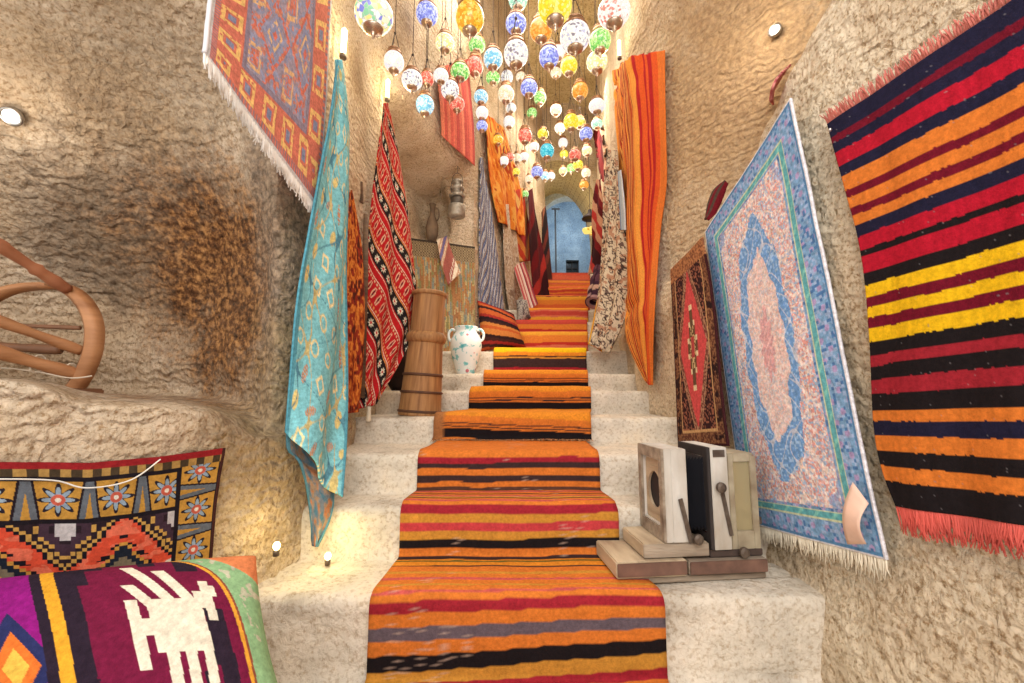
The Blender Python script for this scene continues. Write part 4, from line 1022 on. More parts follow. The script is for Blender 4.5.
cpart('base_board', lambda bm: (box(bm, -.004, .30, -.155, .145, .024, .072, .004),), WOODG)
cpart('base_trim', lambda bm: (box(bm, -.272, -.014, -.160, -.152, .030, .074, .002), box(bm, .0, .298, -.160, -.152, .028, .070, .002)), simple('brown edge strip', (126, 92, 76), .8, 0, (84, 60, 50), 14))
cpart('sliding_block', lambda bm: (box(bm, -.165, .085, -.13, .12, .08, .128, .004),), WOODT)
cpart('sliding_block', lambda bm: (box(bm, -.165, .085, -.136, -.126, .082, .126, .002),), WOODG)
def plate(bm, x0, x1, y0, y1, z0, z1, hy0, hy1, hz0, hz1):     # board with a square hole, facing -x
    box(bm, x0, x1, y0, hy0, z0, z1, .002); box(bm, x0, x1, hy1, y1, z0, z1, .002)
    box(bm, x0, x1, hy0, hy1, z0, hz0, .0); box(bm, x0, x1, hy0, hy1, hz1, z1, .0)
Z0 = .13; ZT = .455
fs = cpart('front_standard', lambda bm: (plate(bm, -.075, -.05, -.135, .125, Z0, ZT, -.095, .085, Z0 + .05, ZT - .045), box(bm, -.05, .012, -.135, -.12, Z0, ZT, .002), box(bm, -.05, .012, .11, .125, Z0, ZT, .002), box(bm, -.05, .012, -.12, .11, ZT - .015, ZT, .001), box(bm, -.05, .012, -.12, .11, Z0, Z0 + .015, .001)), WOODW)
def holed(bm):
    seg = 28; x0, x1 = -.066, -.056; cy, cz, r = -.005, (Z0 + ZT) / 2, .068; rings = []
    for x in (x0, x1):
        inner = []; outer = []
        for k in range(seg):
            a = 2 * PI * k / seg; c, s = math.cos(a), math.sin(a); q = .125 / max(abs(c), abs(s)); 
            inner.append(bm.verts.new((x, cy + r * c, cz + r * s))); outer.append(bm.verts.new((x, cy + min(q, 9) * c * .73, cz + q * s)))
        rings.append((inner, outer))
        for k in range(seg): bm.faces.new((inner[k], inner[(k + 1) % seg], outer[(k + 1) % seg], outer[k]))
    for k in range(seg): bm.faces.new((rings[0][0][k], rings[0][0][(k + 1) % seg], rings[1][0][(k + 1) % seg], rings[1][0][k]))
cpart('lens_board', holed, WOODT)
cpart('lens_surround', lambda bm: plate(bm, -.085, -.075, -.135, .125, Z0, ZT, -.098, .088, Z0 + .045, ZT - .04), WOODG)
cpart('hole_shade', lambda bm: box(bm, -.054, -.048, -.11, .1, Z0 + .03, ZT - .03), DARK)  # added black sheet standing in for the shade inside the lens hole
def bell(bm):
    n = 15; x0, x1 = .008, .1; prev = None
    for i in range(n):
        x = x0 + (x1 - x0) * i / (n - 1); r = 0 if i % 2 else .018
        ya, yb, za, zb = -.105 + r, .095 - r, Z0 + .03 + r, ZT - .03 - r
        vs = [bm.verts.new(c) for c in ((x, ya, za), (x, yb, za), (x, yb, zb), (x, ya, zb))]
        if prev:
            for k in range(4): bm.faces.new((prev[k], prev[(k + 1) % 4], vs[(k + 1) % 4], vs[k]))
        prev = vs
cpart('bellows', bell, DARK)
cpart('bellows_frame', lambda bm: plate(bm, .095, .109, -.135, .125, Z0 - .03, ZT + .005, -.1, .09, Z0 + .02, ZT - .03), simple('dark frame', (52, 44, 42), .7))
cpart('rear_standard', lambda bm: (box(bm, .109, .175, -.137, -.12, Z0 - .03, ZT + .005, .002), box(bm, .109, .175, .11, .127, Z0 - .03, ZT + .005, .002), box(bm, .109, .175, -.12, .11, ZT - .012, ZT + .005, .002), box(bm, .109, .175, -.12, .11, Z0 - .03, Z0 - .01, .002)), WOODW)
cpart('focusing_back', lambda bm: (box(bm, .182, .205, -.125, -.105, Z0 - .04, ZT - .02, .002), box(bm, .272, .298, -.125, -.105, Z0 - .04, ZT - .03, .002), box(bm, .205, .272, -.125, -.105, ZT - .05, ZT - .02, .002), box(bm, .205, .272, -.125, -.105, Z0 - .04, Z0 + .03, .002),
    box(bm, .182, .298, .08, .1, Z0 - .04, ZT - .02, .002), box(bm, .182, .298, -.105, .08, ZT - .035, ZT - .02, .002), box(bm, .182, .298, -.105, .08, Z0 - .04, Z0 - .02, .002)), simple('pale worn frame', (178, 166, 140), .8, 0, (130, 112, 88), 12))
m_, nt, b = newmat('old ground glass'); b.inputs['Base Color'].default_value = L4((206, 190, 150)); b.inputs['Roughness'].default_value = .3; b.inputs['Transmission Weight'].default_value = .6; b.inputs['IOR'].default_value = 1.1
cpart('ground_glass', lambda bm: box(bm, .205, .272, -.116, -.113, Z0 + .03, ZT - .05), m_)
cpart('lower_carriage', lambda bm: (box(bm, .09, .30, -.13, .12, .074, .098, .003),), simple('dark carriage', (84, 66, 56), .8, 0, (56, 44, 40)))
def bracket(pts, w=.012):
    def f(bm):
        tube(bm, pts, w, 4, flat=(1, .25))
    return f
cpart('brace', lambda bm: box(bm, -.006, .010, -.146, -.141, 0, .155, 0, Matrix.Translation((.012, 0, Z0 + .0)) @ Matrix.Rotation(math.radians(-13), 4, 'Y')), METAL)
cpart('brace', lambda bm: box(bm, -.007, .007, -.146, -.141, 0, .17, 0, Matrix.Translation((.172, 0, Z0 + .02)) @ Matrix.Rotation(math.radians(-10), 4, 'Y')), METAL)
def knob(x, z, r=.018):
    def f(bm):
        M = Matrix.Rotation(PI / 2, 3, 'X'); lathe(bm, [(.006, -.004), (.006, .012), (r, .012), (r * 1.05, .018), (r, .026), (r * .5, .03)], 18, (x, -.138, z), M)
    return f
cpart('knob', knob(.035, .145), METAL); cpart('knob', knob(.135, .32), METAL); cpart('knob', knob(.21, .095), METAL)
for x in (-.05, .18): pass
cpart('corner_plate', lambda bm: (box(bm, .118, .165, -.141, -.137, ZT - .03, ZT - .004, .001),), METAL)
cpart('rear_bracket', lambda bm: (box(bm, .298, .31, -.10, -.06, Z0 - .0, ZT - .08, .002), box(bm, .298, .31, -.12, .09, Z0 + .05, Z0 + .075, .002)), METAL)

# ------------------------------------------------------------------ churn, jars, alcove things
def tree_zat(n): return ZS[n] + .003
WC = simple('churn staves', (176, 128, 78), .7, 0, (128, 84, 46), 6, .25, 30, (9, 9, .5)); HOOP = simple('dark hoop', (96, 60, 36), .7, 0, (70, 42, 26), 20)
cx, cy = P(420, 400, 2.6).x, 2.6
ch = empty('butter_churn', (cx, cy, tree_zat(3)), 'tall brown wooden churn standing left of the white vase', 'churn')
ch.rotation_euler = (0, math.radians(3.4), 0); ch.scale = (.87, .87, .86)
hh = .87
def prof_r(z): return .146 - .028 * (z / .52) if z < .52 else .118 - .006 * math.sin((z - .52) * 5)
bm = bmesh.new(); seg = 56; pr = [(0.0, .0), (prof_r(0), 0)] + [(prof_r(z), z) for z in np.linspace(.01, hh, 24)] + [(.106, hh), (.10, hh - .03), (.1, hh - .1), (0, hh - .1)]
lathe(bm, pr, seg)
local('body', bm, WC, ch, True)
for z, w, r in ((.16, .018, .008), (.28, .02, .008), (.03, .018, .007)):
    bm = bmesh.new(); lathe(bm, [(prof_r(z) , z - w / 2), (prof_r(z) + r, z - w / 2 + .003), (prof_r(z) + r, z + w / 2 - .003), (prof_r(z), z + w / 2)], 48); local('hoop', bm, HOOP, ch, True)
bm = bmesh.new(); lathe(bm, [(.118, .50), (.136, .515), (.142, .54), (.134, .565), (.118, .58)], 48); local('shoulder_ring', bm, WC, ch, True)
bm = bmesh.new(); lathe(bm, [(.112, hh - .03), (.124, hh - .026), (.126, hh - .005), (.112, hh + .004), (.104, hh + .002), (.102, hh - .03)], 48); local('rim', bm, WC, ch, True)
# vase
VX, VY = P(466, 350, 3.42).x, 3.42
m_, nt, b = newmat('white glaze with flowers'); b.inputs['Roughness'].default_value = .25
tc = nd(nt, 'ShaderNodeTexCoord'); v1 = nd(nt, 'ShaderNodeTexNoise', Scale=17.0, Detail=3.0); nt.links.new(tc.outputs['Object'], v1.inputs['Vector'])
r1_ = ramp(nt, [(0, (232, 238, 236)), (.57, (232, 238, 236)), (.61, (150, 206, 208)), (.74, (70, 170, 180))]); nt.links.new(v1.outputs['Fac'], r1_.inputs[0])
v2 = nd(nt, 'ShaderNodeTexVoronoi', Scale=11.0); nt.links.new(tc.outputs['Object'], v2.inputs['Vector'])
r2_ = ramp(nt, [(0, (255, 255, 255)), (.16, (255, 255, 255)), (.2, (0, 0, 0))]); nt.links.new(v2.outputs['Distance'], r2_.inputs[0])
n5 = nd(nt, 'ShaderNodeTexNoise', Scale=5.0); nt.links.new(tc.outputs['Object'], n5.inputs['Vector']); r5 = ramp(nt, [(.44, (0, 0, 0)), (.47, (255, 255, 255))]); nt.links.new(n5.outputs['Fac'], r5.inputs[0])
mu = nd(nt, 'ShaderNodeMath', operation='MULTIPLY'); nt.links.new(r2_.outputs[0], mu.inputs[0]); nt.links.new(r5.outputs[0], mu.inputs[1])
mx = nd(nt, 'ShaderNodeMix', data_type='RGBA'); mx.inputs[7].default_value = L4((206, 120, 130)); nt.links.new(mu.outputs[0], mx.inputs[0]); nt.links.new(r1_.outputs[0], mx.inputs[6]); nt.links.new(mx.outputs[2], b.inputs['Base Color'])
GLAZE = m_
va = empty('vase', (VX, VY, tree_zat(5)), 'white two handled vase painted with turquoise and pink flowers', 'vase'); va.scale = (.86, .86, .9)
bm = bmesh.new(); lathe(bm, [(0, 0), (.075, 0), (.08, .01), (.095, .05), (.13, .16), (.147, .25), (.142, .31), (.118, .355), (.098, .38), (.095, .40), (.108, .42), (.110, .428), (.098, .43), (.085, .40), (.08, .36), (0, .34)], 40); local('body', bm, GLAZE, va, True)
for s in (-1, 1):
    bm = bmesh.new(); tube(bm, [tuple(p) for p in smooth_path([(s * .10, 0, .395), (s * .135, 0, .405), (s * .162, 0, .37), (s * .158, 0, .32), (s * .135, 0, .30)], 5)], .012, 8); local('handle', bm, GLAZE, va, True)
# dark pot behind the churn
bm = bmesh.new(); px = P(400, 370, 2.98); lathe(bm, [(0, 0), (.07, 0), (.1, .05), (.115, .16), (.1, .27), (.07, .32), (.06, .34), (.075, .37), (.065, .37), (.05, .34), (0, .3)], 28, (px.x + .02, 2.98, tree_zat(4)))
tag(bmobj('dark_pot', bm, simple('blackened clay', (64, 44, 38), .8, 0, (34, 24, 24), 12, .3), smooth=True), 'dark clay pot standing behind the churn beneath the red kilim', 'pot')
# jug in the niche
jb = P(431, 240, 4.2)
jg = empty('clay_jug', (jb.x, 4.24, jb.z), 'slim brown clay jug standing in the small wall niche', 'jug'); jg.scale = (.8, .8, .95)
CLAY = simple('brown clay', (140, 116, 92), .8, 0, (96, 78, 62), 10, .3)
bm = bmesh.new(); lathe(bm, [(0, 0), (.05, 0), (.075, .07), (.082, .15), (.06, .24), (.035, .29), (.03, .36), (.045, .42), (.04, .42), (.024, .38), (0, .3)], 24); local('body', bm, CLAY, jg, True)
bm = bmesh.new(); tube(bm, [tuple(p) for p in smooth_path([(.03, 0, .38), (.075, 0, .36), (.085, 0, .28), (.062, 0, .23)], 5)], .009, 7); local('handle', bm, CLAY, jg, True)
# hanging metal lantern
lx = P(457, 200, 3.8); hl = empty('metal_lantern', (lx.x, 3.8, P(457, 217, 3.8).z), 'tiered tin lantern hanging in the alcove', 'lantern')
TIN = simple('dull tin', (168, 160, 146), .45, .5, (120, 110, 98), 30); TIND = simple('dark tin', (90, 82, 74), .5, .6)
bm = bmesh.new(); lathe(bm, [(0, 0), (.07, 0), (.078, .01), (.08, .10), (.074, .11), (0, .11)], 28); local('oil_tank', bm, TIN, hl, True)
bm = bmesh.new(); lathe(bm, [(.055, .11), (.06, .13), (.062, .17), (.05, .19), (0, .19)], 28); local('burner', bm, TIND, hl, True)
bm = bmesh.new(); lathe(bm, [(.05, .19), (.072, .195), (.074, .21), (.05, .225), (.045, .26), (.066, .265), (.066, .28), (.045, .295), (.042, .33), (.055, .335), (.05, .35), (.02, .365), (0, .367)], 28); local('chimney', bm, TIN, hl, True)
bm = bmesh.new()
for a in range(4): tube(bm, [(.06 * math.cos(a * PI / 2 + .6), .06 * math.sin(a * PI / 2 + .6), .1), (.058 * math.cos(a * PI / 2 + .6), .058 * math.sin(a * PI / 2 + .6), .33)], .004, 5)
local('guard', bm, TIND, hl)
bm = bmesh.new(); tube(bm, [tuple(p) for p in smooth_path([(-.05, 0, .34), (-.04, 0, .40), (0, 0, .43), (.04, 0, .40), (.05, 0, .34)], 5)], .003, 5)
tube(bm, [(0, 0, .43), (0, 0, .50), (0, .12, .55), (0, .55, .55)], .0025, 5); local('hanger', bm, TIND, hl)
# wooden tool behind turquoise rug
wt = empty('wooden_pulley', P(355, 190, 2.25), 'old wooden hook frame on the wall beside the turquoise rug', 'tool')
WD = simple('dark old wood', (112, 82, 58), .8, 0, (72, 50, 36), 10, .3, 40, (1, 1, 6))
o_ = P(355, 190, 2.25)
def rel(u, v, Y): return tuple(P(u, v, Y) - o_)
bm = bmesh.new(); tube(bm, [rel(349, 163, 2.22), rel(360, 170, 2.28), rel(358, 180, 2.27), rel(348, 176, 2.22)], .009, 6); local('frame', bm, WD, wt)
bm = bmesh.new(); tube(bm, [rel(349, 176, 2.24), rel(352, 195, 2.26), rel(362, 203, 2.3), rel(361, 182, 2.28)], .010, 6); local('hook', bm, WD, wt)
bm = bmesh.new(); tube(bm, [P(366, 215, 2.28), P(365, 280, 2.26), P(362, 398, 2.24)], [.014, .017, .015], 8)
tag(bmobj('wooden_pole', bm, WD, smooth=True), 'dark wooden pole upright behind the edge of the red kilim', 'pole')

# bentwood rack on the ledge
BW = simple('bent wood', (190, 136, 92), .6, 0, (150, 100, 62), 5, .25, 40, (1, 1, 5)); BD = simple('darker rod', (140, 96, 66), .6, 0, (104, 70, 48), 8)
o_ = P(60, 396, 1.62)
ck = empty('bentwood_cradle', o_, 'bent wood cradle frame with turned rods on the ledge above the kilim', 'cradle')
def strip(pts, w, t):
    """flat bent strip: width along the view-independent Y/X diagonal"""
    bm = bmesh.new(); P_ = [Vector(p) for p in smooth_path(pts, 8)]; W = Vector((.55, .83, 0)).normalized() * w / 2
    ring = []
    for i, p in enumerate(P_):
        tg = (P_[min(i + 1, len(P_) - 1)] - P_[max(i - 1, 0)]).normalized(); nn = tg.cross(W).normalized() * t / 2
        ring.append([bm.verts.new(p + a) for a in (W + nn, W - nn, -W - nn, -W + nn)])
    for i in range(len(ring) - 1):
        for k in range(4): bm.faces.new((ring[i][k], ring[i][(k + 1) % 4], ring[i + 1][(k + 1) % 4], ring[i + 1][k]))
    bm.faces.new(ring[0]); bm.faces.new(ring[-1][::-1]); return bm
local('end_hoop', strip([rel(55, 284, 1.6), rel(72, 291, 1.62), rel(86, 305, 1.62), rel(94, 325, 1.62), rel(93, 350, 1.62), rel(84, 374, 1.62), rel(73, 391, 1.62)], .055, .022), BW, ck, True)
local('inner_hoop', strip([rel(-60, 330, 1.66), rel(-25, 308, 1.66), rel(5, 292, 1.66), rel(28, 287, 1.66), rel(48, 286, 1.63)], .05, .02), BW, ck, True)
def rod(name, a, b, r, mat, rings=()):
    bm = bmesh.new(); a, b = Vector(a), Vector(b); n = 24; pts = [a.lerp(b, i / n) for i in range(n + 1)]
    rr = [r * (1 + .12 * math.sin(i * .55)) for i in range(n + 1)]
    for q in rings: rr[int(q * n)] = r * 1.25
    tube(bm, pts, rr, 12); return local(name, bm, mat, ck, True)
rod('top_rail', rel(68, 290, 1.6), rel(-60, 207, 1.25), .019, simple('reddish rail', (170, 110, 76), .6, 0, (140, 84, 56), 6), (.15, .3, .6))
rod('rod', rel(82, 351, 1.62), rel(-70, 296, 1.3), .018, BW)
rod('rod', rel(80, 328, 1.66), rel(-70, 322, 1.66), .008, BD)
rod('rod', rel(78, 375, 1.62), rel(-70, 332, 1.3), .022, BW)
rod('rod', rel(60, 350, 1.74), rel(-70, 342, 1.7), .018, BD)
bm = bmesh.new(); box(bm, -.62, .13, -.05, .05, -.012, .028, .006, Matrix.Rotation(-.12, 4, 'Z')); local('base_board', bm, BD, ck)
bm = bmesh.new()
for (u, v, Y) in ((70, 372, 1.60), (38, 364, 1.53)):
    c = Vector(rel(u, v, Y)); tube(bm, [c + Vector((.004 * math.sin(a), .026 * math.cos(a), .032 * math.sin(a))) for a in np.linspace(0, 2 * PI, 14)], .003, 5)
tube(bm, [tuple(p) for p in smooth_path([rel(-40, 372, 1.45), rel(0, 368, 1.5), rel(38, 372, 1.53), rel(70, 378, 1.58), rel(92, 376, 1.6)], 6)], .0025, 5)
local('cord', bm, simple('pale cord', (226, 212, 190)), ck)

# ------------------------------------------------------------------ lamps
def lamp_mat(name, c, s):
    m, nt, b = newmat(name); b.inputs['Base Color'].default_value = L4(c); b.inputs['Emission Color'].default_value = L4(c); b.inputs['Emission Strength'].default_value = s; return m
SPOT = lamp_mat('spot lens', (255, 252, 244), 12)
def spot(u, v, side, label):
    p = lay(u, v, side, .0); d = (CAM - p).normalized()
    t = TL_ if side == 'L' else TR_
    loc, nrm, i, dd = t.ray_cast(CAM, ray(u, v).normalized())
    if nrm.dot(d) < 0: nrm = -nrm
    e = empty('spotlight', p + nrm * .03, label, 'lamp', 'round wall spotlights'); e.rotation_euler = nrm.to_track_quat('Z', 'Y').to_euler(); e.scale = (.7, .7, .7)
    del e['group']
    bm = bmesh.new(); lathe(bm, [(.04, -.03), (.046, .0), (.046, .014), (.036, .018), (.033, .008), (.0, .006)], 28); local('housing', bm, simple('chrome ring', (180, 176, 170), .25, .9), e, True)
    bm = bmesh.new(); lathe(bm, [(.0, .012), (.026, .012), (.030, .009), (.030, .007), (0, .007)], 24); local('lens', bm, SPOT, e, True)
    return e, nrm
def point(loc, col, power, size=.05):
    l = bpy.data.lights.new('lamp_or_fill', 'POINT'); l.energy = power; l.color = col; l.shadow_soft_size = size
    o = bpy.data.objects.new('lamp_or_fill', l); C.objects.link(o); o.location = loc; return o
WARM = (1, .80, .55)
e, nrm = spot(16, 114, 'L', 'round recessed spotlight in the niche ceiling at far left'); point(Vector(e.location) + nrm * .2, (1, .88, .72), 2.5)
e, nrm = spot(778, 33, 'R', 'round spotlight high on the right wall above the blue carpet'); point(Vector(e.location) + nrm * .2, (1, .86, .66), 3)
# step lamps
YEL = lamp_mat('warm bulb', (255, 236, 150), 14)
def steplamp(p, label, power):
    e = empty('step_lamp', p, label, 'lamp'); e.scale = (.75, .75, .75); bm = bmesh.new(); lathe(bm, [(0, 0), (.012, 0), (.014, .02), (.010, .026)], 12); local('socket', bm, METAL, e, True)
    bm = bmesh.new(); lathe(bm, [(.009, .026), (.014, .036), (.014, .046), (.008, .056), (0, .058)], 14); local('bulb', bm, YEL, e, True)
    point(Vector(p) + Vector((.03, -.03, .1)), (1, .82, .35), power, .03)
steplamp(P(276, 556, 1.45), 'small yellow step lamp beside the green end of the cushion', .7)
steplamp(Vector((P(326, 548, 1.6).x, 1.62, ZS[0] + .008)), 'small yellow step lamp glowing behind the turquoise rug hem', .5)
steplamp(P(357, 438, 2.5), 'small yellow step lamp under the red kilim', .8)
# slim wall lights shining along the walls
for (u, v, side, lab) in ((333, 42, 'L', 'slim warm wall light above the point of the turquoise rug'), (380, 88, 'L', 'slim warm wall light above the red kilim'), (626, 48, 'R', 'slim warm wall light left of the orange rug')):
    p = lay(u, v, side, .05); e = empty('wall_light', p, lab, 'lamp')
    bm = bmesh.new(); lathe(bm, [(0, -.07), (.012, -.07), (.014, .06), (.006, .07), (0, .07)], 12); local('tube', bm, lamp_mat('warm tube', (255, 240, 170), 5), e, True)
    bm = bmesh.new(); lathe(bm, [(0, -.085), (.016, -.085), (.016, -.068), (0, -.068)], 12); local('holder', bm, METAL, e, True)
    q = lay(u, v, side, .16); point(q, (1, .86, .5), 3.2, .04)

# ------------------------------------------------------------------ mosaic lanterns
BRASS = simple('aged brass', (216, 196, 176), .28, .85, (160, 132, 110), 30); CAPB = simple('pierced bronze', (120, 86, 62), .35, .7, (200, 150, 110), 60)
CORD = simple('cord', (70, 56, 48), .8)
def glass(name, cols, scale=6, es=.92):
    m, nt, b = newmat(name); b.inputs['Roughness'].default_value = .25
    tc = nd(nt, 'ShaderNodeTexCoord'); v = nd(nt, 'ShaderNodeTexVoronoi', Scale=scale); nt.links.new(tc.outputs['Object'], v.inputs['Vector'])
    sp = nd(nt, 'ShaderNodeSeparateColor'); nt.links.new(v.outputs['Color'], sp.inputs[0])
    st = [(i / len(cols), c) for i, c in enumerate(cols)]
    r = ramp(nt, st, 'CONSTANT'); nt.links.new(sp.outputs[0], r.inputs[0])
    ve = nd(nt, 'ShaderNodeTexVoronoi', Scale=scale, feature='DISTANCE_TO_EDGE'); nt.links.new(tc.outputs['Object'], ve.inputs['Vector'])
    gt = nd(nt, 'ShaderNodeMath', operation='GREATER_THAN'); gt.inputs[1].default_value = .035; nt.links.new(ve.outputs['Distance'], gt.inputs[0])
    mx = nd(nt, 'ShaderNodeMix', data_type='RGBA'); mx.inputs[6].default_value = L4(tuple(int(x * .8) for x in cols[0])); nt.links.new(gt.outputs[0], mx.inputs[0]); nt.links.new(r.outputs[0], mx.inputs[7])
    b.inputs['Base Color'].default_value = L4(tuple(int(x * .45) for x in cols[0])); nt.links.new(mx.outputs[2], b.inputs['Emission Color']); b.inputs['Emission Strength'].default_value = es
    return m
W_ = (255, 250, 240)
GL = dict(
    white=glass('white mosaic glass', [W_, (250, 240, 226), W_, (228, 226, 240), W_]),
    whiteblack=glass('white and black mosaic glass', [W_, (244, 240, 250), W_, (110, 96, 120), W_, W_, (190, 190, 220)]),
    multi=glass('many coloured mosaic glass', [W_, (255, 240, 150), (90, 110, 220), (255, 246, 200), (120, 210, 150), W_, (250, 230, 120)], 4),
    blue=glass('blue mosaic glass', [(150, 160, 240), (200, 210, 255), (110, 120, 220), (225, 230, 255)]),
    aqua=glass('aqua mosaic glass', [(150, 220, 240), (230, 248, 255), (110, 190, 230), W_]),
    turquoise=glass('turquoise mosaic glass', [(60, 200, 220), (130, 230, 235), (40, 170, 200)]),
    amber=glass('amber mosaic glass', [(255, 190, 50), (255, 214, 90), (230, 150, 40), (255, 226, 120)]),
    yellow=glass('yellow mosaic glass', [(255, 232, 60), (255, 244, 140), (245, 210, 40)]),
    paleyellow=glass('pale yellow mosaic glass', [(255, 246, 180), W_, (250, 236, 140)]),
    green=glass('green mosaic glass', [(150, 225, 110), (220, 245, 160), (90, 190, 90), (240, 250, 200)]),
    mint=glass('mint mosaic glass', [(180, 240, 215), W_, (140, 220, 190)]),
    red=glass('red mosaic glass', [(240, 110, 90), (255, 160, 130), (220, 80, 70), (255, 200, 170)]),
    orange=glass('orange mosaic glass', [(255, 165, 60), (255, 195, 100), (240, 140, 50)]),
    cream=glass('cream mosaic glass', [(255, 240, 205), (250, 225, 180), W_, (240, 205, 150)]),
    whitered=glass('white and red mosaic glass', [W_, (255, 225, 215), (225, 110, 90), W_, (255, 240, 230)]),
)
# unit lantern: globe radius 1 (in local units), built once
def unit_meshes():
    bm = bmesh.new(); prof = [(.5, .86)] + [(math.cos(a), math.sin(a)) for a in np.linspace(math.radians(58), math.radians(-66), 18)]
    lathe(bm, prof, 28); bmesh.ops.recalc_face_normals(bm, faces=bm.faces[:]); g = bpy.data.meshes.new('globe'); bm.to_mesh(g); bm.free(); g.polygons.foreach_set('use_smooth', [True] * len(g.polygons)); g.materials.append(GL['white'])
    bm = bmesh.new(); lathe(bm, [(.78, .66), (.84, .72), (.74, .84), (.72, .98), (.64, 1.04), (.54, 1.10), (.66, 1.16), (.62, 1.24), (.46, 1.32), (.26, 1.40), (.14, 1.50), (.16, 1.56), (.05, 1.62), (0, 1.63)], 24)
    bmesh.ops.recalc_face_normals(bm, faces=bm.faces[:]); c = bpy.data.meshes.new('top_cap'); bm.to_mesh(c); bm.free(); c.polygons.foreach_set('use_smooth', [True] * len(c.polygons)); c.materials.append(CAPB)
    bm = bmesh.new(); lathe(bm, [(.48, -.84), (.53, -.90), (.50, -1.00), (.38, -1.12), (.22, -1.20), (.12, -1.26), (.16, -1.33), (.11, -1.42), (.03, -1.62), (0, -1.64)], 24)
    bmesh.ops.recalc_face_normals(bm, faces=bm.faces[:]); f = bpy.data.meshes.new('finial'); bm.to_mesh(f); bm.free(); f.polygons.foreach_set('use_smooth', [True] * len(f.polygons)); f.materials.append(BRASS)
    return g, c, f
g_me, c_me, f_me = unit_meshes()
def cordmesh(L, R):       # three chains to a ball, then one cord up; local units of 1 globe radius
    bm = bmesh.new(); k = .0022 / R
    for a in range(3):
        x, y = .58 * math.cos(a * 2.094 + .3), .58 * math.sin(a * 2.094 + .3); tube(bm, [(x, y, 1.2), (x * .1, y * .1, 3.0)], k, 4)
    bmesh.ops.create_uvsphere(bm, u_segments=8, v_segments=6, radius=.13, matrix=Matrix.Translation((0, 0, 3.05)))
    tube(bm, [(0, 0, 3.05), (0, 0, max(L, 3.3))], k * 1.2, 4)
    me = bpy.data.meshes.new('cord'); bm.to_mesh(me); bm.free(); me.materials.append(CORD); return me
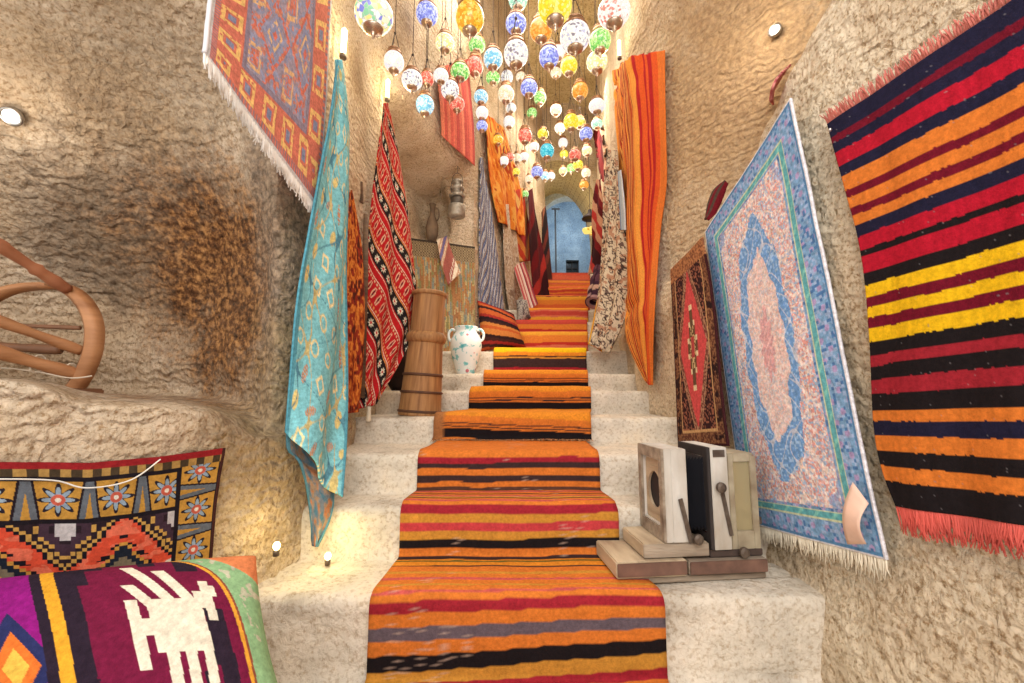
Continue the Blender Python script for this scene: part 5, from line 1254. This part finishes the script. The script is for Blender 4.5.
LANT = [  # u, v, radius px, glass, label tail
 (374, 15, 20, 'multi', 'large many-coloured', 'at the far left top, over the turquoise rug'),
 (427, 14, 11.5, 'blue', 'blue and white', 'high up, second in from the left end'),
 (470, 18, 15, 'amber', 'large amber', 'high up left of centre'),
 (445, 43, 10, 'paleyellow', 'pale yellow', 'between the blue one and the large amber one'),
 (394, 62, 10.5, 'white', 'plain white', 'lowest at the far left, below the large many-coloured one'),
 (412, 80, 11, 'whiteblack', 'white dotted', 'just right of and below the plain white one'),
 (427, 79, 7.5, 'red', 'small red', 'tucked beside the white dotted one at left'),
 (425, 105, 9.5, 'aqua', 'white and aqua', 'lowest hanging of the left cluster'),
 (441, 76, 8, 'white', 'small white', 'in front of the top of the coral red rug'),
 (450, 90, 9.5, 'whiteblack', 'white with wavy lines', 'in front of the coral red rug'),
 (460, 72, 10, 'green', 'green and white wavy', 'right above the coral red rug'),
 (457, 104, 8, 'red', 'pink red', 'lowest in front of the coral red rug'),
 (475, 66, 9, 'red', 'orange red', 'under the green one left of centre'),
 (477, 45, 9, 'green', 'white and green', 'directly below the large amber one'),
 (493, 59, 10, 'aqua', 'aqua blue', 'left of the big white one near the centre'),
 (493, 78, 7.5, 'green', 'bright green small', 'below the aqua blue one'),
 (481, 97, 7.5, 'aqua', 'light blue', 'topmost of three stacked above the orange silk throw'),
 (482, 113, 6.5, 'white', 'small white', 'middle of three stacked above the orange silk throw'),
 (482, 126, 6, 'blue', 'small lilac blue', 'lowest of three stacked above the orange silk throw'),
 (516, 54, 13, 'whiteblack', 'big white dotted', 'near the centre, below the violet blue one'),
 (516, 24, 11, 'blue', 'violet blue', 'high up at the centre'),
 (518, 0, 10, 'mint', 'mint and white', 'cut by the top of the picture at the centre'),
 (506, 94, 8.5, 'cream', 'cream speckled', 'left of the lilac one in the middle'),
 (511, 108, 5.5, 'white', 'tiny pinkish white', 'just under the cream speckled one'),
 (507, 77, 6.5, 'whiteblack', 'small black and white', 'directly under the big white dotted one'),
 (521, 77, 5.5, 'cream', 'small cream', 'right under the big white dotted one'),
 (541, 30, 12, 'orange', 'orange and cream', 'below left of the big yellow one'),
 (555, 5, 18, 'yellow', 'big yellow', 'at the top right of centre'),
 (575, 37, 16, 'whiteblack', 'largest white dotted', 'right of centre near the top'),
 (600, 41, 11.5, 'green', 'green and pink', 'under the large white and red one'),
 (614, 12, 17, 'whitered', 'large white and red', 'at the right top beside the orange rug'),
 (597, 62, 11, 'paleyellow', 'yellow green', 'below the green and pink one at right'),
 (549, 57, 10.5, 'blue', 'deep blue', 'left of the largest white dotted one'),
 (558, 53, 8, 'white', 'plain white', 'half behind the deep blue one'),
 (569, 66, 9, 'yellow', 'yellow and red', 'below the largest white dotted one'),
 (556, 73, 6, 'cream', 'small cream', 'left of the yellow and red one'),
 (529, 88, 9, 'blue', 'lilac', 'in the middle, below the big white dotted ones'),
 (540, 98, 6.5, 'green', 'lime green', 'touching the lower right of the lilac one'),
 (532, 113, 5.5, 'green', 'yellow green small', 'below the lime green one'),
 (580, 91, 8.5, 'orange', 'solid orange', 'right of centre, above the yellow pair'),
 (597, 106, 8.5, 'white', 'bright white', 'at right, above the mint one'),
 (556, 110, 6, 'cream', 'cream', 'between the lime green and the solid orange one'),
 (509, 122, 6, 'white', 'elongated white', 'above the red one, left of centre'),
 (498, 140, 5.5, 'amber', 'small amber', 'beside the orange silk throw'),
 (525, 136, 7.5, 'red', 'coral red', 'above the small white one and the turquoise one'),
 (543, 134, 6, 'yellow', 'bright yellow', 'right above the turquoise one'),
 (560, 128, 5.5, 'cream', 'pale cream', 'left of the yellow pair'),
 (571, 122, 8, 'yellow', 'yellow with dark lines', 'left one of the yellow pair'),
 (580, 123, 6, 'yellow', 'yellow', 'right one of the yellow pair'),
 (586, 134, 7, 'blue', 'lilac blue', 'left of the mint one'),
 (597, 124, 6, 'mint', 'mint green', 'right under the bright white one'),
 (587, 151, 5.5, 'paleyellow', 'pale yellow', 'under the lilac blue one at right'),
 (563, 143, 5, 'white', 'small white', 'above the tiny yellow one right of the turquoise one'),
 (564, 154, 4.5, 'yellow', 'tiny yellow', 'between the turquoise and the orange red one'),
 (547, 151, 7.5, 'turquoise', 'turquoise', 'in front of the crown of the far arch'),
 (534, 147, 5.5, 'white', 'small white', 'left of the turquoise one'),
 (524, 157, 5, 'white', 'small white', 'right one of the row under the coral red one'),
 (517, 158, 4.5, 'cream', 'small cream', 'in the row under the coral red one'),
 (510, 157, 4.5, 'red', 'small red', 'in the row left under the coral red one'),
 (504, 161, 5, 'white', 'small white', 'left end of the row beside the orange throw'),
 (516, 172, 4.5, 'yellow', 'small yellow', 'at the left spring of the far arch'),
 (537, 172, 6.5, 'blue', 'cobalt blue', 'inside the far vault at left'),
 (545, 176, 4.5, 'aqua', 'small light blue', 'right of the cobalt blue one in the far vault'),
 (551, 176, 4.5, 'white', 'small white', 'right end of the far vault trio'),
 (529, 179, 4, 'cream', 'tiny cream', 'left of the cobalt blue one in the far vault'),
 (575, 155, 6.5, 'red', 'orange red', 'in front of the right of the far arch'),
 (578, 165, 5.5, 'yellow', 'yellow', 'below the orange red one at the far arch'),
 (571, 168, 4.5, 'green', 'lime', 'left of the yellow one at the far arch'),
 (563, 171, 4.5, 'paleyellow', 'tiny pale yellow', 'lower middle of the far arch'),
 (586, 173, 5, 'cream', 'creamy yellow', 'right side of the far arch'),
 (584, 185, 5, 'orange', 'small orange bowl shaped', 'lowest at the right of the far arch'),
 (525, 194, 4, 'green', 'tiny green', 'lowest at the left of the far arch'),
]
for idx, (u, v, rp, gk, look, where) in enumerate(LANT):
    Rw = .078; Y = min(F * Rw / rp, 6.9)
    while P(u, v, Y).z > 5.15 and Y > 1.6: Y -= .1
    if v > 150 and Y > 6.6: Y = 6.7 + .1 * (idx % 4)
    hitp = [t.ray_cast(CAM, ray(u, v).normalized())[0] for t in (TL_, TR_)]
    for hp in hitp:
        if hp is not None: Y = min(Y, hp.y - .10 - .12 * min(1, Y / 3) * 2)
    c = P(u, v, Y); depth = (c - CAM).dot(Vector((0, CT, ST))); R = rp * depth / F * .94
    e = empty('mosaic_lantern', c, '%s mosaic glass lantern %s' % (look, where), 'lantern', 'mosaic lanterns over the stairs')
    e.scale = (R, R, R * (1.0 + .06 * ((idx * 7) % 5 - 2)))
    e.rotation_euler = (0, 0, idx * 1.1)
    for nm, me_ in (('globe', g_me), ('top_cap', c_me), ('finial', f_me)):
        o = bpy.data.objects.new(nm, me_); C.objects.link(o); o.parent = e
        if nm == 'globe':
            o.material_slots[0].link = 'OBJECT'; o.material_slots[0].material = GL[gk]
    zc = 5.75
    o = bpy.data.objects.new('cord', cordmesh((zc - c.z) / e.scale[2], R)); C.objects.link(o); o.parent = e
for e in [o for o in C.objects if o.name.startswith('mosaic_lantern')]:
    pass

# bare hanging hooks and cords among the lanterns
# far arch: black pendant with amber lamps, chain, lamp post
ap = empty('pendant_lamp', P(590, 219, 6.9), 'dark domed pendant with amber glass bowls in the blue archway', 'lamp')
bm = bmesh.new(); lathe(bm, [(.0, .16), (.03, .16), (.04, .10), (.12, .04), (.14, .0), (.12, -.01), (0, -.01)], 20); local('dome', bm, simple('dark bronze', (60, 48, 50), .5, .6), ap, True)
for k, (dx, dy) in enumerate(((-.06, 0), (.05, .05), (.04, -.06))):
    bm = bmesh.new(); lathe(bm, [(.0, -.26), (.05, -.25), (.075, -.2), (.07, -.17), (.04, -.16), (.0, -.16)], 16, (dx, dy, 0)); local('glass_bowl', bm, GL['amber'], ap, True)
bm = bmesh.new()
for (dx, dy) in ((-.06, 0), (.05, .05), (.04, -.06)): tube(bm, [(dx, dy, 0), (dx, dy, -.16)], .004, 4)
tube(bm, [(0, 0, .16), (0, 0, 1.9)], .005, 4); local('cord', bm, CORD, ap)
cp = empty('chain_post', (P(556, 270, 9.2).x, 9.2, ZS[-1]), 'slim dark post with a crossbar at the left of the blue archway', 'post')
bm = bmesh.new(); tube(bm, [(0, 0, 0), (0, 0, P(556, 209, 9.2).z - ZS[-1])], .018, 8); local('post', bm, simple('blue grey iron', (60, 72, 90), .6), cp)
bm = bmesh.new(); zt = P(556, 209, 9.2).z - ZS[-1]; tube(bm, [(-.08, 0, zt), (.1, 0, zt)], .02, 6); local('crossbar', bm, simple('blue grey iron bar', (60, 72, 90), .6), cp)
bm = bmesh.new(); lathe(bm, [(0, 0), (.09, 0), (.09, .02), (.04, .06), (0, .06)], 14); local('foot', bm, simple('iron foot', (50, 62, 80), .6), cp)

# ------------------------------------------------------------------ light
w = bpy.data.worlds.new('sky'); bpy.context.scene.world = w; w.use_nodes = True
bg = w.node_tree.nodes['Background']; bg.inputs[0].default_value = (1.0, .97, .94, 1); bg.inputs[1].default_value = 1.4
def area(loc, target, sx, sy, power, col):
    l = bpy.data.lights.new('fill_area', 'AREA'); l.shape = 'RECTANGLE'; l.size = sx; l.size_y = sy; l.energy = power; l.color = col
    o = bpy.data.objects.new('fill_area', l); C.objects.link(o); o.location = loc; o.rotation_euler = (Vector(target) - Vector(loc)).to_track_quat('-Z', 'Y').to_euler(); return o
area((.1, -.9, 2.6), (.1, 2.2, .6), 2.0, 1.6, 55, (1, .96, .92))  # added unseen fill lamp behind the camera
area((.35, 3.2, 4.6), (.3, 3.2, .8), 1.0, 2.2, 48, (1, .92, .80))  # added unseen fill lamp under the hall vault
area((.8, 5.8, 4.9), (.8, 6.0, 2), .9, 1.6, 42, (1, .89, .74))  # another added fill lamp, unseen, above the top steps
for q in ((.15, 2.6, 3.6), (.2, 3.8, 4.2), (.5, 4.9, 4.6), (.75, 5.9, 4.7), (.9, 6.8, 4.5)): point(q, (1, .90, .70), 16, .25)
point((1.1, 8.6, 4.3), (1, .92, .72), 22, .1)
point((1.6, 10.8, 5.4), (.72, .86, 1), 60, .3)
point((-.1, 3.3, 1.5), (1, .88, .70), 5, .2)
point((-.45, 3.35, 2.2), (1, .92, .80), 6, .2)  # added fill that brightens the alcove, no lit lamp there

cam = bpy.data.cameras.new('camera'); cam.sensor_width = 36; cam.lens = F / 1024 * 36; cam.clip_start = .02
co = bpy.data.objects.new('camera', cam); C.objects.link(co); co.location = CAM; co.rotation_euler = (PI / 2 + TH, 0, 0)
sc = bpy.context.scene; sc.camera = co
sc.view_settings.view_transform = 'Standard'; sc.view_settings.look = 'None'; sc.view_settings.gamma = 1; sc.view_settings.exposure = 0.1
sc.view_settings.use_curve_mapping = False
try:
    sc.cycles.use_denoising = True; sc.cycles.max_bounces = 6; sc.cycles.diffuse_bounces = 4
except Exception: pass
